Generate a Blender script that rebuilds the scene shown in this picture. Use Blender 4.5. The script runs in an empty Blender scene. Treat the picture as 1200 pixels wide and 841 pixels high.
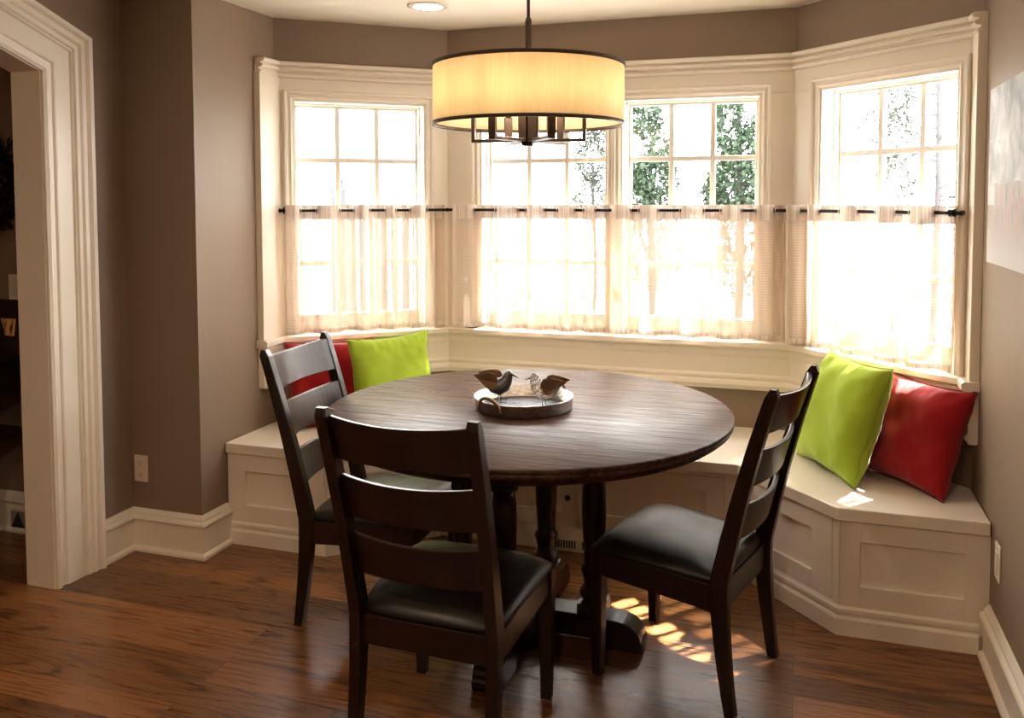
import bpy, bmesh, math, random
from mathutils import Vector, Matrix, noise as mnoise
random.seed(7)
PI = math.pi
sc = bpy.context.scene
COL = sc.collection

# ------------------------------------------------------------------ helpers
def V(*a): return Vector(a)

def link(o, parent=None):
    COL.objects.link(o)
    if parent is not None: o.parent = parent
    return o

def tag(o, label=None, cat=None, group=None, kind=None):
    if label: o['label'] = label
    if cat: o['category'] = cat
    if group: o['group'] = group
    if kind: o['kind'] = kind
    return o

def thing(name, label, cat, loc=(0, 0, 0), rz=0.0, group=None, kind=None):
    o = bpy.data.objects.new(name, None)
    o.empty_display_size = 0.05
    link(o); o.location = loc; o.rotation_euler = (0, 0, rz)
    return tag(o, label, cat, group, kind)

def copy_tree(o, parent=None):
    c = o.copy(); COL.objects.link(c)
    if parent is not None: c.parent = parent
    for ch in list(o.children): copy_tree(ch, c)
    return c

class MB:
    """collects shapes into one mesh"""
    def __init__(self): self.v = []; self.f = []; self.sm = []
    def add(self, vs, fs, smooth=False):
        n = len(self.v); self.v += [tuple(p) for p in vs]
        for f in fs: self.f.append([i + n for i in f]); self.sm.append(smooth)
        return self
    def box(self, a, b, m=None):
        x0, y0, z0 = a; x1, y1, z1 = b
        vs = [V(x, y, z) for z in (z0, z1) for y in (y0, y1) for x in (x0, x1)]
        if m is not None: vs = [m @ p for p in vs]
        return self.add(vs, [(0, 2, 3, 1), (4, 5, 7, 6), (0, 1, 5, 4), (2, 6, 7, 3), (0, 4, 6, 2), (1, 3, 7, 5)])
    def hexa(self, bot, top):
        """bot, top: four points each, same winding"""
        return self.add(list(bot) + list(top), [(3, 2, 1, 0), (4, 5, 6, 7), (0, 1, 5, 4), (1, 2, 6, 5), (2, 3, 7, 6), (3, 0, 4, 7)])
    def prism(self, poly, z0, z1):
        n = len(poly)
        vs = [(p[0], p[1], z0) for p in poly] + [(p[0], p[1], z1) for p in poly]
        fs = [list(range(n))[::-1], list(range(n, 2 * n))] + [(i, (i + 1) % n, (i + 1) % n + n, i + n) for i in range(n)]
        return self.add(vs, fs)
    def loft(self, rings, cap=True, smooth=True, closed=True):
        n = len(rings[0]); vs = [p for r in rings for p in r]; fs = []
        for k in range(len(rings) - 1):
            for i in range(n if closed else n - 1):
                j = (i + 1) % n
                fs.append((k * n + i, k * n + j, (k + 1) * n + j, (k + 1) * n + i))
        self.add(vs, fs, smooth)
        if cap:
            self.add(rings[0], [list(range(n))[::-1]]); self.add(rings[-1], [list(range(n))])
        return self
    def lathe(self, prof, c=(0, 0, 0), n=40, smooth=True, cap=True):
        rings = [[V(c[0] + r * math.cos(2 * PI * i / n), c[1] + r * math.sin(2 * PI * i / n), c[2] + z) for i in range(n)] for r, z in prof]
        return self.loft(rings, cap, smooth)
    def tube(self, pts, rad, n=10, cap=True, smooth=True):
        pts = [Vector(p) for p in pts]
        rs = rad if isinstance(rad, (list, tuple)) else [rad] * len(pts)
        rings = []; up = None
        for i, p in enumerate(pts):
            t = (pts[min(i + 1, len(pts) - 1)] - pts[max(i - 1, 0)]).normalized()
            if up is None:
                up = V(0, 0, 1) if abs(t.z) < .9 else V(1, 0, 0)
            a = t.cross(up).normalized(); b = a.cross(t).normalized(); up = b
            rings.append([p + a * rs[i] * math.cos(2 * PI * k / n) + b * rs[i] * math.sin(2 * PI * k / n) for k in range(n)])
        return self.loft(rings, cap, smooth)
    def sweep(self, path, prof, fn=lambda a, b: None, left=True, smooth=False):
        """path: 2D points; prof: (offset to the left of the path, height) ring; fn maps (px,py,h)->3D"""
        P = [Vector(p) for p in path]; n = len(P); rings = []
        nor = []
        for i in range(n - 1):
            t = (P[i + 1] - P[i]).normalized(); nor.append(V(-t.y, t.x) if left else V(t.y, -t.x))
        for i in range(n):
            if i == 0: m = nor[0]; k = 1
            elif i == n - 1: m = nor[-1]; k = 1
            else:
                m = (nor[i - 1] + nor[i]).normalized(); k = 1 / max(.2, m.dot(nor[i]))
            rings.append([fn(P[i].x + m.x * a * k, P[i].y + m.y * a * k, b) for a, b in prof])
        return self.loft(rings, True, smooth)
    def ball(self, c, r, sx=1, sy=1, sz=1, nu=16, nv=10):
        c = Vector(c)
        rings = []
        for j in range(nv + 1):
            th = PI * j / nv; th = min(max(th, .02), PI - .02)
            rings.append([c + V(r * sx * math.sin(th) * math.cos(2 * PI * i / nu), r * sy * math.sin(th) * math.sin(2 * PI * i / nu), -r * sz * math.cos(th)) for i in range(nu)])
        return self.loft(rings, True, True)
    def build(self, name, mat, parent=None, bevel=0, seg=2, sub=0, loc=None, solid=0, wn=True):
        me = bpy.data.meshes.new(name); me.from_pydata(self.v, [], self.f); me.update()
        bm = bmesh.new(); bm.from_mesh(me)
        bmesh.ops.remove_doubles(bm, verts=bm.verts, dist=1e-6) if sub else None
        bmesh.ops.recalc_face_normals(bm, faces=bm.faces)
        bm.to_mesh(me); bm.free()
        if not sub and len(me.polygons) == len(self.sm):
            me.polygons.foreach_set('use_smooth', self.sm)
        else:
            me.polygons.foreach_set('use_smooth', [True] * len(me.polygons))
        if mat: me.materials.append(mat)
        o = bpy.data.objects.new(name, me); link(o, parent)
        if loc: o.location = loc
        if solid:
            m = o.modifiers.new('s', 'SOLIDIFY'); m.thickness = solid; m.offset = 0
        if bevel:
            m = o.modifiers.new('b', 'BEVEL'); m.width = bevel; m.segments = seg; m.limit_method = 'ANGLE'; m.angle_limit = math.radians(40)
            m.harden_normals = False
        if sub:
            m = o.modifiers.new('u', 'SUBSURF'); m.levels = sub; m.render_levels = sub
        return o

# ------------------------------------------------------------------ materials
class NT:
    def __init__(self, name):
        self.m = bpy.data.materials.new(name); self.m.use_nodes = True
        self.t = self.m.node_tree; self.t.nodes.clear()
        self.out = self.n('ShaderNodeOutputMaterial')
    def n(self, kind, **kw):
        nd = self.t.nodes.new(kind)
        for k, v in kw.items(): setattr(nd, k, v)
        return nd
    def l(self, a, b): self.t.links.new(a, b)
    def set(self, nd, **kw):
        for k, v in kw.items():
            s = nd.inputs[k.replace('_', ' ')]
            s.default_value = v
        return nd
    def bsdf(self, col=(.5, .5, .5), rough=.5, metal=0, spec=.5, coat=0):
        b = self.n('ShaderNodeBsdfPrincipled')
        b.inputs['Base Color'].default_value = (*col, 1); b.inputs['Roughness'].default_value = rough
        b.inputs['Metallic'].default_value = metal; b.inputs['Specular IOR Level'].default_value = spec
        b.inputs['Coat Weight'].default_value = coat
        self.l(b.outputs[0], self.out.inputs[0]); return b
    def coords(self, kind='Object', scale=(1, 1, 1), rot=(0, 0, 0)):
        c = self.n('ShaderNodeTexCoord'); mp = self.n('ShaderNodeMapping')
        mp.inputs['Scale'].default_value = scale; mp.inputs['Rotation'].default_value = rot
        self.l(c.outputs[kind], mp.inputs[0]); return mp.outputs[0]
    def noise(self, vec, scale=5, detail=4, rough=.5, dist=0):
        n = self.n('ShaderNodeTexNoise'); n.inputs['Scale'].default_value = scale
        n.inputs['Detail'].default_value = detail; n.inputs['Roughness'].default_value = rough; n.inputs['Distortion'].default_value = dist
        self.l(vec, n.inputs['Vector']); return n
    def ramp(self, fac, stops, interp='LINEAR'):
        r = self.n('ShaderNodeValToRGB'); e = r.color_ramp.elements; r.color_ramp.interpolation = interp
        while len(e) < len(stops): e.new(.5)
        for x, (p, c) in zip(e, stops): x.position = p; x.color = (*c, 1) if len(c) == 3 else c
        self.l(fac, r.inputs[0]); return r.outputs[0]
    def math(self, op, a, b=None, c=None):
        n = self.n('ShaderNodeMath', operation=op)
        for i, x in enumerate((a, b, c)):
            if x is None: continue
            if isinstance(x, (int, float)): n.inputs[i].default_value = x
            else: self.l(x, n.inputs[i])
        return n.outputs[0]
    def mix(self, fac, a, b, mode='MIX'):
        n = self.n('ShaderNodeMix', data_type='RGBA', blend_type=mode)
        for i, x in ((0, fac), (6, a), (7, b)):
            if isinstance(x, (int, float)): n.inputs[i].default_value = x
            elif isinstance(x, tuple): n.inputs[i].default_value = (*x, 1)
            else: self.l(x, n.inputs[i])
        return n.outputs[2]
    def bump(self, h, bs, strength=.3, dist=.01):
        b = self.n('ShaderNodeBump'); b.inputs['Strength'].default_value = strength; b.inputs['Distance'].default_value = dist
        self.l(h, b.inputs['Height']); self.l(b.outputs[0], bs.inputs['Normal']); return b

def paint(name, col, rough=.5, bump=.05, scale=180, var=.04, spec=.4):
    t = NT(name); b = t.bsdf(col, rough, spec=spec); co = t.coords()
    n = t.noise(co, scale, 3); n2 = t.noise(co, 1.7, 3)
    c2 = tuple(x * (1 - var) for x in col); c3 = tuple(min(1, x * (1 + var)) for x in col)
    t.l(t.ramp(n2.outputs[0], [(.3, c2), (.7, c3)]), b.inputs['Base Color'])
    t.bump(n.outputs[0], b, bump, .002); return t.m

def metal(name, col, rough=.35, bumps=0, scale=60, met=1.0):
    t = NT(name); b = t.bsdf(col, rough, met); co = t.coords()
    n = t.noise(co, scale, 3)
    t.l(t.ramp(n.outputs[0], [(.3, (rough * .8,) * 3), (.7, (min(1, rough * 1.25),) * 3)]), b.inputs['Roughness'])
    if bumps:
        v = t.n('ShaderNodeTexVoronoi'); v.inputs['Scale'].default_value = scale * 1.5; t.l(co, v.inputs['Vector'])
        t.bump(v.outputs['Distance'], b, bumps, .004)
    return t.m

def wood(name, dark, light, axis=0, rough=.35, grain=1.0, bump=.15, spec=.5, coat=0):
    """fine streaked hardwood, grain along the given object axis"""
    t = NT(name); b = t.bsdf(light, rough, spec=spec, coat=coat)
    s = [26, 26, 26]; s[axis] = 1.6
    co = t.coords('Object', tuple(s))
    n = t.noise(co, 2.2 * grain, 6, .6, .4); n2 = t.noise(co, 9 * grain, 4, .6)
    f = t.math('ADD', t.math('MULTIPLY', n.outputs[0], .7), t.math('MULTIPLY', n2.outputs[0], .3))
    t.l(t.ramp(f, [(.32, dark), (.62, light)]), b.inputs['Base Color'])
    t.bump(f, b, bump, .003); return t.m

def fabric(name, col, rough=.85, scale=420, sheen=.2):
    t = NT(name); b = t.bsdf(col, rough, spec=.2); b.inputs['Sheen Weight'].default_value = sheen
    co = t.coords('Object'); n = t.noise(co, scale, 2); n2 = t.noise(co, 7, 4)
    t.l(t.ramp(n2.outputs[0], [(.25, tuple(x * .9 for x in col)), (.75, tuple(min(1, x * 1.08) for x in col))]), b.inputs['Base Color'])
    t.bump(n.outputs[0], b, .25, .002); return t.m

M = {}
WALLC = (.238, .172, .122)
M['wall'] = paint('tan_wall_paint', WALLC, .55, .06, 220)
M['trim'] = paint('cream_trim_paint', (.86, .795, .70), .35, .015, 90, .015)
M['ceil'] = paint('ceiling_paint', (.76, .70, .61), .7, .05, 160)
M['sash'] = paint('white_sash_paint', (.66, .61, .54), .35, .015, 90, .015)
M['chairwood'] = wood('espresso_wood', (.006, .0024, .0018), (.020, .0075, .005), 2, .3, 1, .08, .4)
M['slatwood'] = wood('espresso_slat_wood', (.006, .0024, .0018), (.022, .008, .0055), 0, .3, 1, .1, .4)
M['tablewood'] = wood('espresso_table_wood', (.006, .0026, .002), (.022, .009, .006), 2, .32, 1, .08, .4)
M['bronze'] = metal('dark_bronze', (.055, .036, .026), .42, met=.8)
M['iron'] = metal('black_iron', (.02, .017, .015), .4, met=.7)
M['silver'] = metal('hammered_silver', (.50, .47, .45), .36, .5, 55)
M['copper'] = metal('aged_copper', (.24, .145, .08), .42, .2, 60)
M['steel'] = metal('dark_steel', (.16, .15, .15), .4, .2, 60)
M['lime'] = fabric('lime_cotton', (.36, .50, .035))
M['limepipe'] = fabric('lime_piping_cotton', (.27, .38, .028))
M['red'] = fabric('red_cotton', (.30, .0045, .009))
M['redpipe'] = fabric('dark_red_piping', (.21, .004, .008))
M['plate'] = paint('ivory_plastic', (.74, .66, .54), .35, .01, 60, .01)
M['slot'] = paint('dark_slot', (.02, .018, .015), .6, .01, 60, .01)
M['ventgrey'] = metal('vent_grey', (.32, .32, .33), .5, met=.3)

def leather():
    t = NT('black_leather'); b = t.bsdf((.010, .0085, .008), .36, spec=.32)
    co = t.coords('Object'); v = t.n('ShaderNodeTexVoronoi'); v.inputs['Scale'].default_value = 260; t.l(co, v.inputs['Vector'])
    n = t.noise(co, 12, 3)
    t.l(t.ramp(n.outputs[0], [(.3, (.30,) * 3), (.7, (.44,) * 3)]), b.inputs['Roughness'])
    t.bump(v.outputs['Distance'], b, .12, .0015); return t.m
M['leather'] = leather()

def tabletop_mat():
    t = NT('distressed_tabletop'); b = t.bsdf((.05, .02, .012), .3, spec=.22)
    co = t.coords('Object', (1.1, 30, 6)); n = t.noise(co, 2.2, 8, .68, .5)
    co2 = t.coords('Object', (3, 95, 6)); n2 = t.noise(co2, 2.2, 5, .65, .3)
    # plank seams across y
    c = t.n('ShaderNodeTexCoord'); sp = t.n('ShaderNodeSeparateXYZ'); t.l(c.outputs['Object'], sp.inputs[0])
    w = t.math('FRACT', t.math('ADD', t.math('MULTIPLY', sp.outputs[1], 1 / .125), .5))
    seam = t.math('LESS_THAN', t.math('ABSOLUTE', t.math('SUBTRACT', w, .5)), .018)
    f = t.math('ADD', t.math('MULTIPLY', n.outputs[0], .65), t.math('MULTIPLY', n2.outputs[0], .35))
    col = t.ramp(f, [(.30, (.014, .007, .006)), (.48, (.055, .026, .018)), (.68, (.115, .060, .042))])
    t.l(t.mix(seam, col, (.01, .005, .004)), b.inputs['Base Color'])
    t.l(t.ramp(f, [(.36, (.50,) * 3), (.62, (.24,) * 3)]), b.inputs['Roughness'])
    h = t.math('SUBTRACT', f, t.math('MULTIPLY', seam, .5))
    t.l(t.ramp(f, [(.38, (.07,) * 3), (.60, (.27,) * 3)]), b.inputs['Specular IOR Level'])
    t.bump(h, b, .3, .006); return t.m
M['tabletop'] = tabletop_mat()

def floor_mat():
    t = NT('oak_plank_floor'); b = t.bsdf((.2, .1, .05), .3, spec=.5)
    co = t.coords('Object')
    br = t.n('ShaderNodeTexBrick'); br.offset = .37; br.offset_frequency = 2
    br.inputs['Scale'].default_value = 1; br.inputs['Brick Width'].default_value = 1.35; br.inputs['Row Height'].default_value = .127
    br.inputs['Mortar Size'].default_value = .0016; br.inputs['Mortar Smooth'].default_value = .3; br.inputs['Bias'].default_value = 0
    br.inputs['Color1'].default_value = (0, 0, 0, 1); br.inputs['Color2'].default_value = (1, 1, 1, 1); br.inputs['Mortar'].default_value = (.5, .5, .5, 1)
    t.l(co, br.inputs['Vector'])
    # per-plank shift of the grain
    sh = t.n('ShaderNodeCombineXYZ'); t.l(t.math('MULTIPLY', br.outputs['Color'], 37.0), sh.inputs[0]); t.l(t.math('MULTIPLY', br.outputs['Color'], 9.0), sh.inputs[2])
    va = t.n('ShaderNodeVectorMath', operation='ADD'); t.l(co, va.inputs[0]); t.l(sh.outputs[0], va.inputs[1])
    mp = t.n('ShaderNodeMapping'); mp.inputs['Scale'].default_value = (.7, 7, 1); t.l(va.outputs[0], mp.inputs[0])
    base = t.noise(mp.outputs[0], 1.0, .6, .4, .0)
    rings = t.math('PINGPONG', t.math('MULTIPLY', base.outputs[0], 13.0), .5)   # cathedral rings from contour lines
    mp2 = t.n('ShaderNodeMapping'); mp2.inputs['Scale'].default_value = (5, 130, 1); t.l(va.outputs[0], mp2.inputs[0])
    fine = t.noise(mp2.outputs[0], 1.2, 4, .6)
    mp3 = t.n('ShaderNodeMapping'); mp3.inputs['Scale'].default_value = (2.2, 14, 1); t.l(va.outputs[0], mp3.inputs[0])
    blot = t.noise(mp3.outputs[0], 1.0, 3, .5)
    lines = t.ramp(rings, [(.0, (0, 0, 0)), (.16, (.75,) * 3), (.5, (1, 1, 1))])
    keep = t.ramp(blot.outputs[0], [(.30, (0, 0, 0)), (.50, (1, 1, 1))])
    lines = t.mix(keep, (.80, .80, .80), lines)
    g = t.math('ADD', t.math('MULTIPLY', lines, .60), t.math('MULTIPLY', fine.outputs[0], .40))
    grain = t.ramp(g, [(.22, (.070, .026, .009)), (.50, (.170, .070, .024)), (.85, (.235, .104, .038))])
    tone = t.ramp(br.outputs['Color'], [(0, (.46, .42, .38)), (.5, (.95, .93, .9)), (1, (1.35, 1.32, 1.25))])
    c1 = t.mix(1.0, grain, tone, 'MULTIPLY')
    t.l(t.mix(t.math('MULTIPLY', br.outputs['Fac'], .8), c1, (.03, .013, .006)), b.inputs['Base Color'])
    t.l(t.ramp(fine.outputs[0], [(.3, (.24,) * 3), (.7, (.36,) * 3)]), b.inputs['Roughness'])
    h = t.math('SUBTRACT', t.math('MULTIPLY', g, .25), t.math('MULTIPLY', br.outputs['Fac'], 1.0))
    t.bump(h, b, .12, .003); return t.m
M['floor'] = floor_mat()

def glass_mat():
    t = NT('window_glass'); tr = t.n('ShaderNodeBsdfTransparent'); gl = t.n('ShaderNodeBsdfGlossy'); gl.inputs['Roughness'].default_value = .02
    gm = t.n('ShaderNodeNewGeometry'); dt = t.n('ShaderNodeVectorMath', operation='DOT_PRODUCT'); t.l(gm.outputs['Normal'], dt.inputs[0]); t.l(gm.outputs['Incoming'], dt.inputs[1])
    sch = t.math('ADD', .035, t.math('MULTIPLY', .9, t.math('POWER', t.math('SUBTRACT', 1.0, t.math('ABSOLUTE', dt.outputs['Value'])), 5.0))); mx = t.n('ShaderNodeMixShader')
    t.l(sch, mx.inputs[0]); t.l(tr.outputs[0], mx.inputs[1]); t.l(gl.outputs[0], mx.inputs[2]); t.l(mx.outputs[0], t.out.inputs[0])
    tr.inputs[0].default_value = (.97, .98, .97, 1)
    return t.m
M['glass'] = glass_mat()

def sheer(name, base_op, col, thru, stripe):
    """sheer woven cloth: see-through gauze with a checked weave (UV in metres)"""
    t = NT(name); c = t.n('ShaderNodeTexCoord'); sp = t.n('ShaderNodeSeparateXYZ'); t.l(c.outputs['UV'], sp.inputs[0])
    def lines(s, per, w):
        f = t.math('FRACT', t.math('MULTIPLY', s, 1 / per)); return t.math('LESS_THAN', f, w)
    gx = lines(sp.outputs[0], .0125, .30); gy = lines(sp.outputs[1], .0125, .30)
    grid = t.math('MAXIMUM', gx, gy)
    gm = t.n('ShaderNodeNewGeometry'); dt = t.n('ShaderNodeVectorMath', operation='DOT_PRODUCT'); t.l(gm.outputs['Normal'], dt.inputs[0]); t.l(gm.outputs['Incoming'], dt.inputs[1])
    cosv = t.math('MAXIMUM', t.math('ABSOLUTE', dt.outputs['Value']), .12)
    open_ = t.math('SUBTRACT', 1 - base_op, t.math('MULTIPLY', grid, (1 - base_op) * .45))
    op = t.math('SUBTRACT', 1.0, t.math('POWER', open_, t.math('DIVIDE', 1.0, cosv)))
    tr = t.n('ShaderNodeBsdfTransparent'); tl = t.n('ShaderNodeBsdfTranslucent'); df = t.n('ShaderNodeBsdfDiffuse')
    cl = t.mix(t.math('MULTIPLY', t.math('MAXIMUM', gx, lines(sp.outputs[0], .05, .35)), stripe), col, tuple(x * .72 for x in col)); t.l(cl, tl.inputs[0]); t.l(cl, df.inputs[0])
    m1 = t.n('ShaderNodeMixShader'); m1.inputs[0].default_value = 1 - thru; t.l(tl.outputs[0], m1.inputs[1]); t.l(df.outputs[0], m1.inputs[2])
    m2 = t.n('ShaderNodeMixShader'); t.l(op, m2.inputs[0]); t.l(tr.outputs[0], m2.inputs[1]); t.l(m1.outputs[0], m2.inputs[2])
    t.l(m2.outputs[0], t.out.inputs[0]); return t.m
M['sheer'] = sheer('sheer_gauze', .62, (.80, .68, .57), .07, .25)
M['header'] = sheer('sheer_double_hem', .985, (.80, .68, .60), .045, .9)

def shade_mat():
    t = NT('linen_shade'); co = t.coords('Object', (60, 60, 3)); n = t.noise(co, 2, 4, .6)
    col = t.ramp(n.outputs[0], [(.3, (.86, .72, .50)), (.7, (.93, .82, .62))])
    tl = t.n('ShaderNodeBsdfTranslucent'); df = t.n('ShaderNodeBsdfDiffuse'); t.l(col, tl.inputs[0]); t.l(col, df.inputs[0])
    m1 = t.n('ShaderNodeMixShader'); m1.inputs[0].default_value = .42; t.l(tl.outputs[0], m1.inputs[1]); t.l(df.outputs[0], m1.inputs[2])
    t.l(m1.outputs[0], t.out.inputs[0]); return t.m
M['shade'] = shade_mat()

def emit(name, col, s):
    t = NT(name); e = t.n('ShaderNodeEmission'); e.inputs[0].default_value = (*col, 1); e.inputs[1].default_value = s
    t.l(e.outputs[0], t.out.inputs[0]); return t.m
M['bulb'] = emit('bulb_glow', (1, .72, .38), 14)
M['downlight'] = emit('downlight_glow', (1, .93, .82), 6)

def leaf(name, a, b):
    t = NT(name); bs = t.bsdf(a, .6, spec=.3); co = t.coords('Object'); n = t.noise(co, 1.3, 4)
    n2 = t.noise(co, 9, 2)
    f = t.math('ADD', t.math('MULTIPLY', n.outputs[0], .6), t.math('MULTIPLY', n2.outputs[0], .4))
    t.l(t.ramp(f, [(.38, a), (.62, b)]), bs.inputs['Base Color']); return t.m
M['leafgreen'] = leaf('evergreen_leaves', (.006, .015, .006), (.016, .034, .015))
M['leafolive'] = leaf('olive_leaves', (.013, .018, .012), (.028, .034, .024))
M['twig'] = leaf('bare_twigs', (.014, .012, .016), (.030, .026, .033))
M['bark'] = leaf('bark', (.010, .008, .009), (.022, .018, .020))
M['darkleaf'] = leaf('dark_wreath_leaves', (.006, .010, .004), (.018, .022, .009))
M['patio'] = paint('pale_patio', (.30, .295, .285), .8, .1, 40)
M['siding'] = paint('cream_siding', (.74, .66, .46), .7, .05, 60)
M['white_ext'] = paint('white_exterior_paint', (.55, .54, .53), .7, .05, 60)
M['grey_ext'] = paint('grey_board_paint', (.020, .022, .026), .7, .05, 60)
M['darkwood'] = wood('dark_console_wood', (.008, .004, .003), (.03, .014, .009), 0, .35)
M['extwall'] = paint('outer_wall_paint', (.6, .57, .5), .8, .05, 60)

# ------------------------------------------------------------------ plan of the room (metres, z up)
ZC = 2.4818
XL1, XL2, XR, YP = -2.875, -2.501, .642, 3.1115
PA, P1, P2, PB = V(-2.501, 3.711), V(-1.807, 4.279), V(-.03, 4.279), V(.642, 3.623)
TW = .17

class Wall2:
    """a bay wall: s runs along it, d is the depth towards the room"""
    def __init__(self, a, b, o0, o1):
        self.a = a; self.L = (b - a).length; self.t = (b - a).normalized(); self.n = V(self.t.y, -self.t.x); self.o0 = o0; self.o1 = o1
    def p(self, s, d, z):
        q = self.a + self.t * s + self.n * d
        return V(q.x, q.y, z)
    def slab(self, mb, s0, s1, z0, z1, d0, d1, m0=0, m1=0):
        """m0/m1: mitre shift of s per metre of depth at either end"""
        pts = lambda z: [self.p(s0 + m0 * d0, d0, z), self.p(s1 + m1 * d0, d0, z), self.p(s1 + m1 * d1, d1, z), self.p(s0 + m0 * d1, d1, z)]
        mb.hexa(pts(z0), pts(z1)); return mb
def mit(u, w):  # tan of half the turn between two directions
    ang = math.acos(max(-1, min(1, u.dot(w)))); return math.tan(ang / 2)
tA, tC, tB = (P1 - PA).normalized(), V(1, 0), (PB - P2).normalized()
mPA = mit(V(0, 1), tA); m1_ = mit(tA, tC); m2_ = mit(tC, tB); mPB = mit(tB, V(0, -1))
WA = Wall2(PA, P1, mPA, m1_); WC = Wall2(P1, P2, m1_, m2_); WB = Wall2(P2, PB, m2_, mPB)
ZS, ZT = .90, 2.085     # window opening
OPEN = {'A': [(.084, .768)], 'C': [(.190, .877), (.945, 1.625)], 'B': [(.172, .868)]}

def bay_wall(name, W, ops, z0=0, z1=ZC):
    mb = MB(); d0, d1 = -TW, 0.0
    W.slab(mb, 0, W.L, z0, ZS, d0, d1, W.o0, -W.o1)
    W.slab(mb, 0, W.L, ZT, z1, d0, d1, W.o0, -W.o1)
    cur = 0; first = True
    for a, b in ops:
        W.slab(mb, cur, a, ZS, ZT, d0, d1, W.o0 if first else 0, 0); cur = b; first = False
    W.slab(mb, cur, W.L, ZS, ZT, d0, d1, 0, -W.o1)
    o = mb.build(name, M['wall']); return tag(o, kind='structure')
bay_wall('wall_bay_left', WA, OPEN['A']); bay_wall('wall_bay_center', WC, OPEN['C']); bay_wall('wall_bay_right', WB, OPEN['B'])

def struct(o, label=None): return tag(o, label, kind='structure')

# pier between the doorway wall and the bay
mb = MB(); mb.prism([(XL1 - .15, YP), (XL2, YP), (XL2, 3.711), (XL2 - TW, 3.711 + TW * mPA), (XL1 - .15, 3.86)], 0, ZC)
struct(mb.build('wall_left_pier', M['wall']))
# right wall
struct(MB().box((XR, -2.4, 0), (XR + .15, 3.623 + .06, ZC)).build('wall_right', M['wall']))
struct(MB().box((XL1 - .15, -2.55, 0), (XR + .15, -2.4, ZC)).build('wall_back', M['wall']))
# left wall with a clipped-corner doorway
YO, YO2 = 2.673, .95
ARCH = [(YO, 0), (YO, 2.097), (YO - .44, 2.25), (YO2 + .44, 2.25), (YO2, 2.097), (YO2, 0)]
poly = [(YP, 0), (YP, ZC), (-2.4, ZC), (-2.4, 0)] + ARCH[::-1]
mb = MB(); n = len(poly)
mb.add([(XL1, y, z) for y, z in poly] + [(XL1 - .13, y, z) for y, z in poly],
       [list(range(n)), list(range(n, 2 * n))[::-1]] + [(i, i + n, (i + 1) % n + n, (i + 1) % n) for i in range(n)])
struct(mb.build('wall_left', M['wall']))
# doorway lining and moulded casing
mb = MB()
mb.sweep(ARCH, [(.004, -.004), (.004, .142), (-.010, .142), (-.010, -.004)], lambda y, z, h: V(XL1 + .006 - h, y, z), left=False)
d1 = mb.build('door_1', M['trim']); struct(d1)
casp = [(-.006, -.004), (-.006, .022), (.006, .030), (.014, .026), (.020, .014), (.040, .016), (.046, .024), (.052, .026), (.120, .026),
        (.124, .020), (.130, .030), (.138, .024), (.144, .034), (.158, .036), (.163, .030), (.172, .040), (.186, .042), (.196, .034), (.206, .048), (.222, .050), (.222, -.004)]
mb = MB(); mb.sweep(ARCH, casp, lambda y, z, h: V(XL1 + h, y, z), left=False)
struct(mb.build('door_casing', M['trim'], d1))

# floor and ceiling follow the walls
foot = [(-5.3, -2.5), (XR + .1, -2.5), (XR + .1, 3.68), (.04, 4.36), (-1.86, 4.36), (-2.6, 3.80), (-5.3, 3.80)]
struct(MB().prism(foot, -.12, 0).build('floor', M['floor']))
struct(MB().prism([(-5.3, -2.5), (XR + .15, -2.5), (XR + .15, 3.70), (.05, 4.44), (-1.9, 4.44), (-2.7, 3.85), (-5.3, 3.85)], ZC, ZC + .14).build('ceiling', M['ceil']))

# hallway beyond the doorway
struct(MB().box((-5.3, YP, 0), (XL1 - .15, YP + .12, ZC)).build('wall_hall_back', M['wall']))
struct(MB().box((-5.3, .1, 0), (-5.18, YP, ZC)).build('wall_hall_left', M['wall']))
struct(MB().box((-5.18, .1, 0), (XL1 - .13, .22, ZC)).build('wall_hall_front', M['wall']))

# baseboards
bbp = [(-.004, 0), (.036, 0), (.036, .012), (.030, .020), (.020, .024), (.020, .135), (.030, .140), (.034, .150), (.030, .158), (.020, .163), (.018, .172), (.012, .180), (.006, .187), (-.004, .189)]
def base(name, path, left):
    mb = MB(); mb.sweep(path, bbp, lambda x, y, h: V(x, y, h), left=left); return struct(mb.build(name, M['trim']))
base('baseboard_left', [(XL1, YO + .222), (XL1, YP), (XL2, YP), (XL2, 3.285)], False)
base('baseboard_right', [(XR, 3.235), (XR, -2.4)], False)
base('baseboard_hall', [(-5.18, YP), (XL1 - .15, YP)], False)

# ------------------------------------------------------------------ window trim of the bay
ret0, ret1 = 3.552, 3.53
path = [(XL2, ret0), tuple(PA), tuple(P1), tuple(P2), tuple(PB), (XR, ret1)]
I3 = lambda x, y, h: V(x, y, h)
def run(name, prof, p=path):
    mb = MB(); mb.sweep(p, prof, I3, left=False); return struct(mb.build(name, M['trim']))
run('trim_1', [(-.002, 2.186), (.024, 2.186), (.036, 2.190), (.038, 2.202), (.030, 2.208), (.024, 2.210), (.024, 2.217), (.040, 2.220), (.046, 2.226), (.044, 2.234), (.032, 2.238), (.030, 2.243), (.050, 2.247), (.056, 2.254), (.054, 2.262), (.046, 2.266), (-.002, 2.266)])      # cornice
run('trim_2', [(-.002, .900), (.052, .900), (.060, .894), (.060, .872), (.054, .866), (.036, .862), (.036, .850), (.030, .832), (.026, .822), (.022, .818), (.022, .735), (.030, .730), (.034, .722), (.030, .712), (.028, .706), (.038, .698), (.042, .684), (.036, .672), (.030, .668), (.030, .660), (-.002, .660)], [(XL2, ret0 + .004)] + path[1:-1] + [(XR, ret1 + .004)])
run('trim_4', [(.0, .901), (.052, .901), (.062, .894), (.062, .870), (.054, .864), (.0, .864)], [(XL2, ret0 - .022), (XL2, ret0 + .05)])
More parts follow.
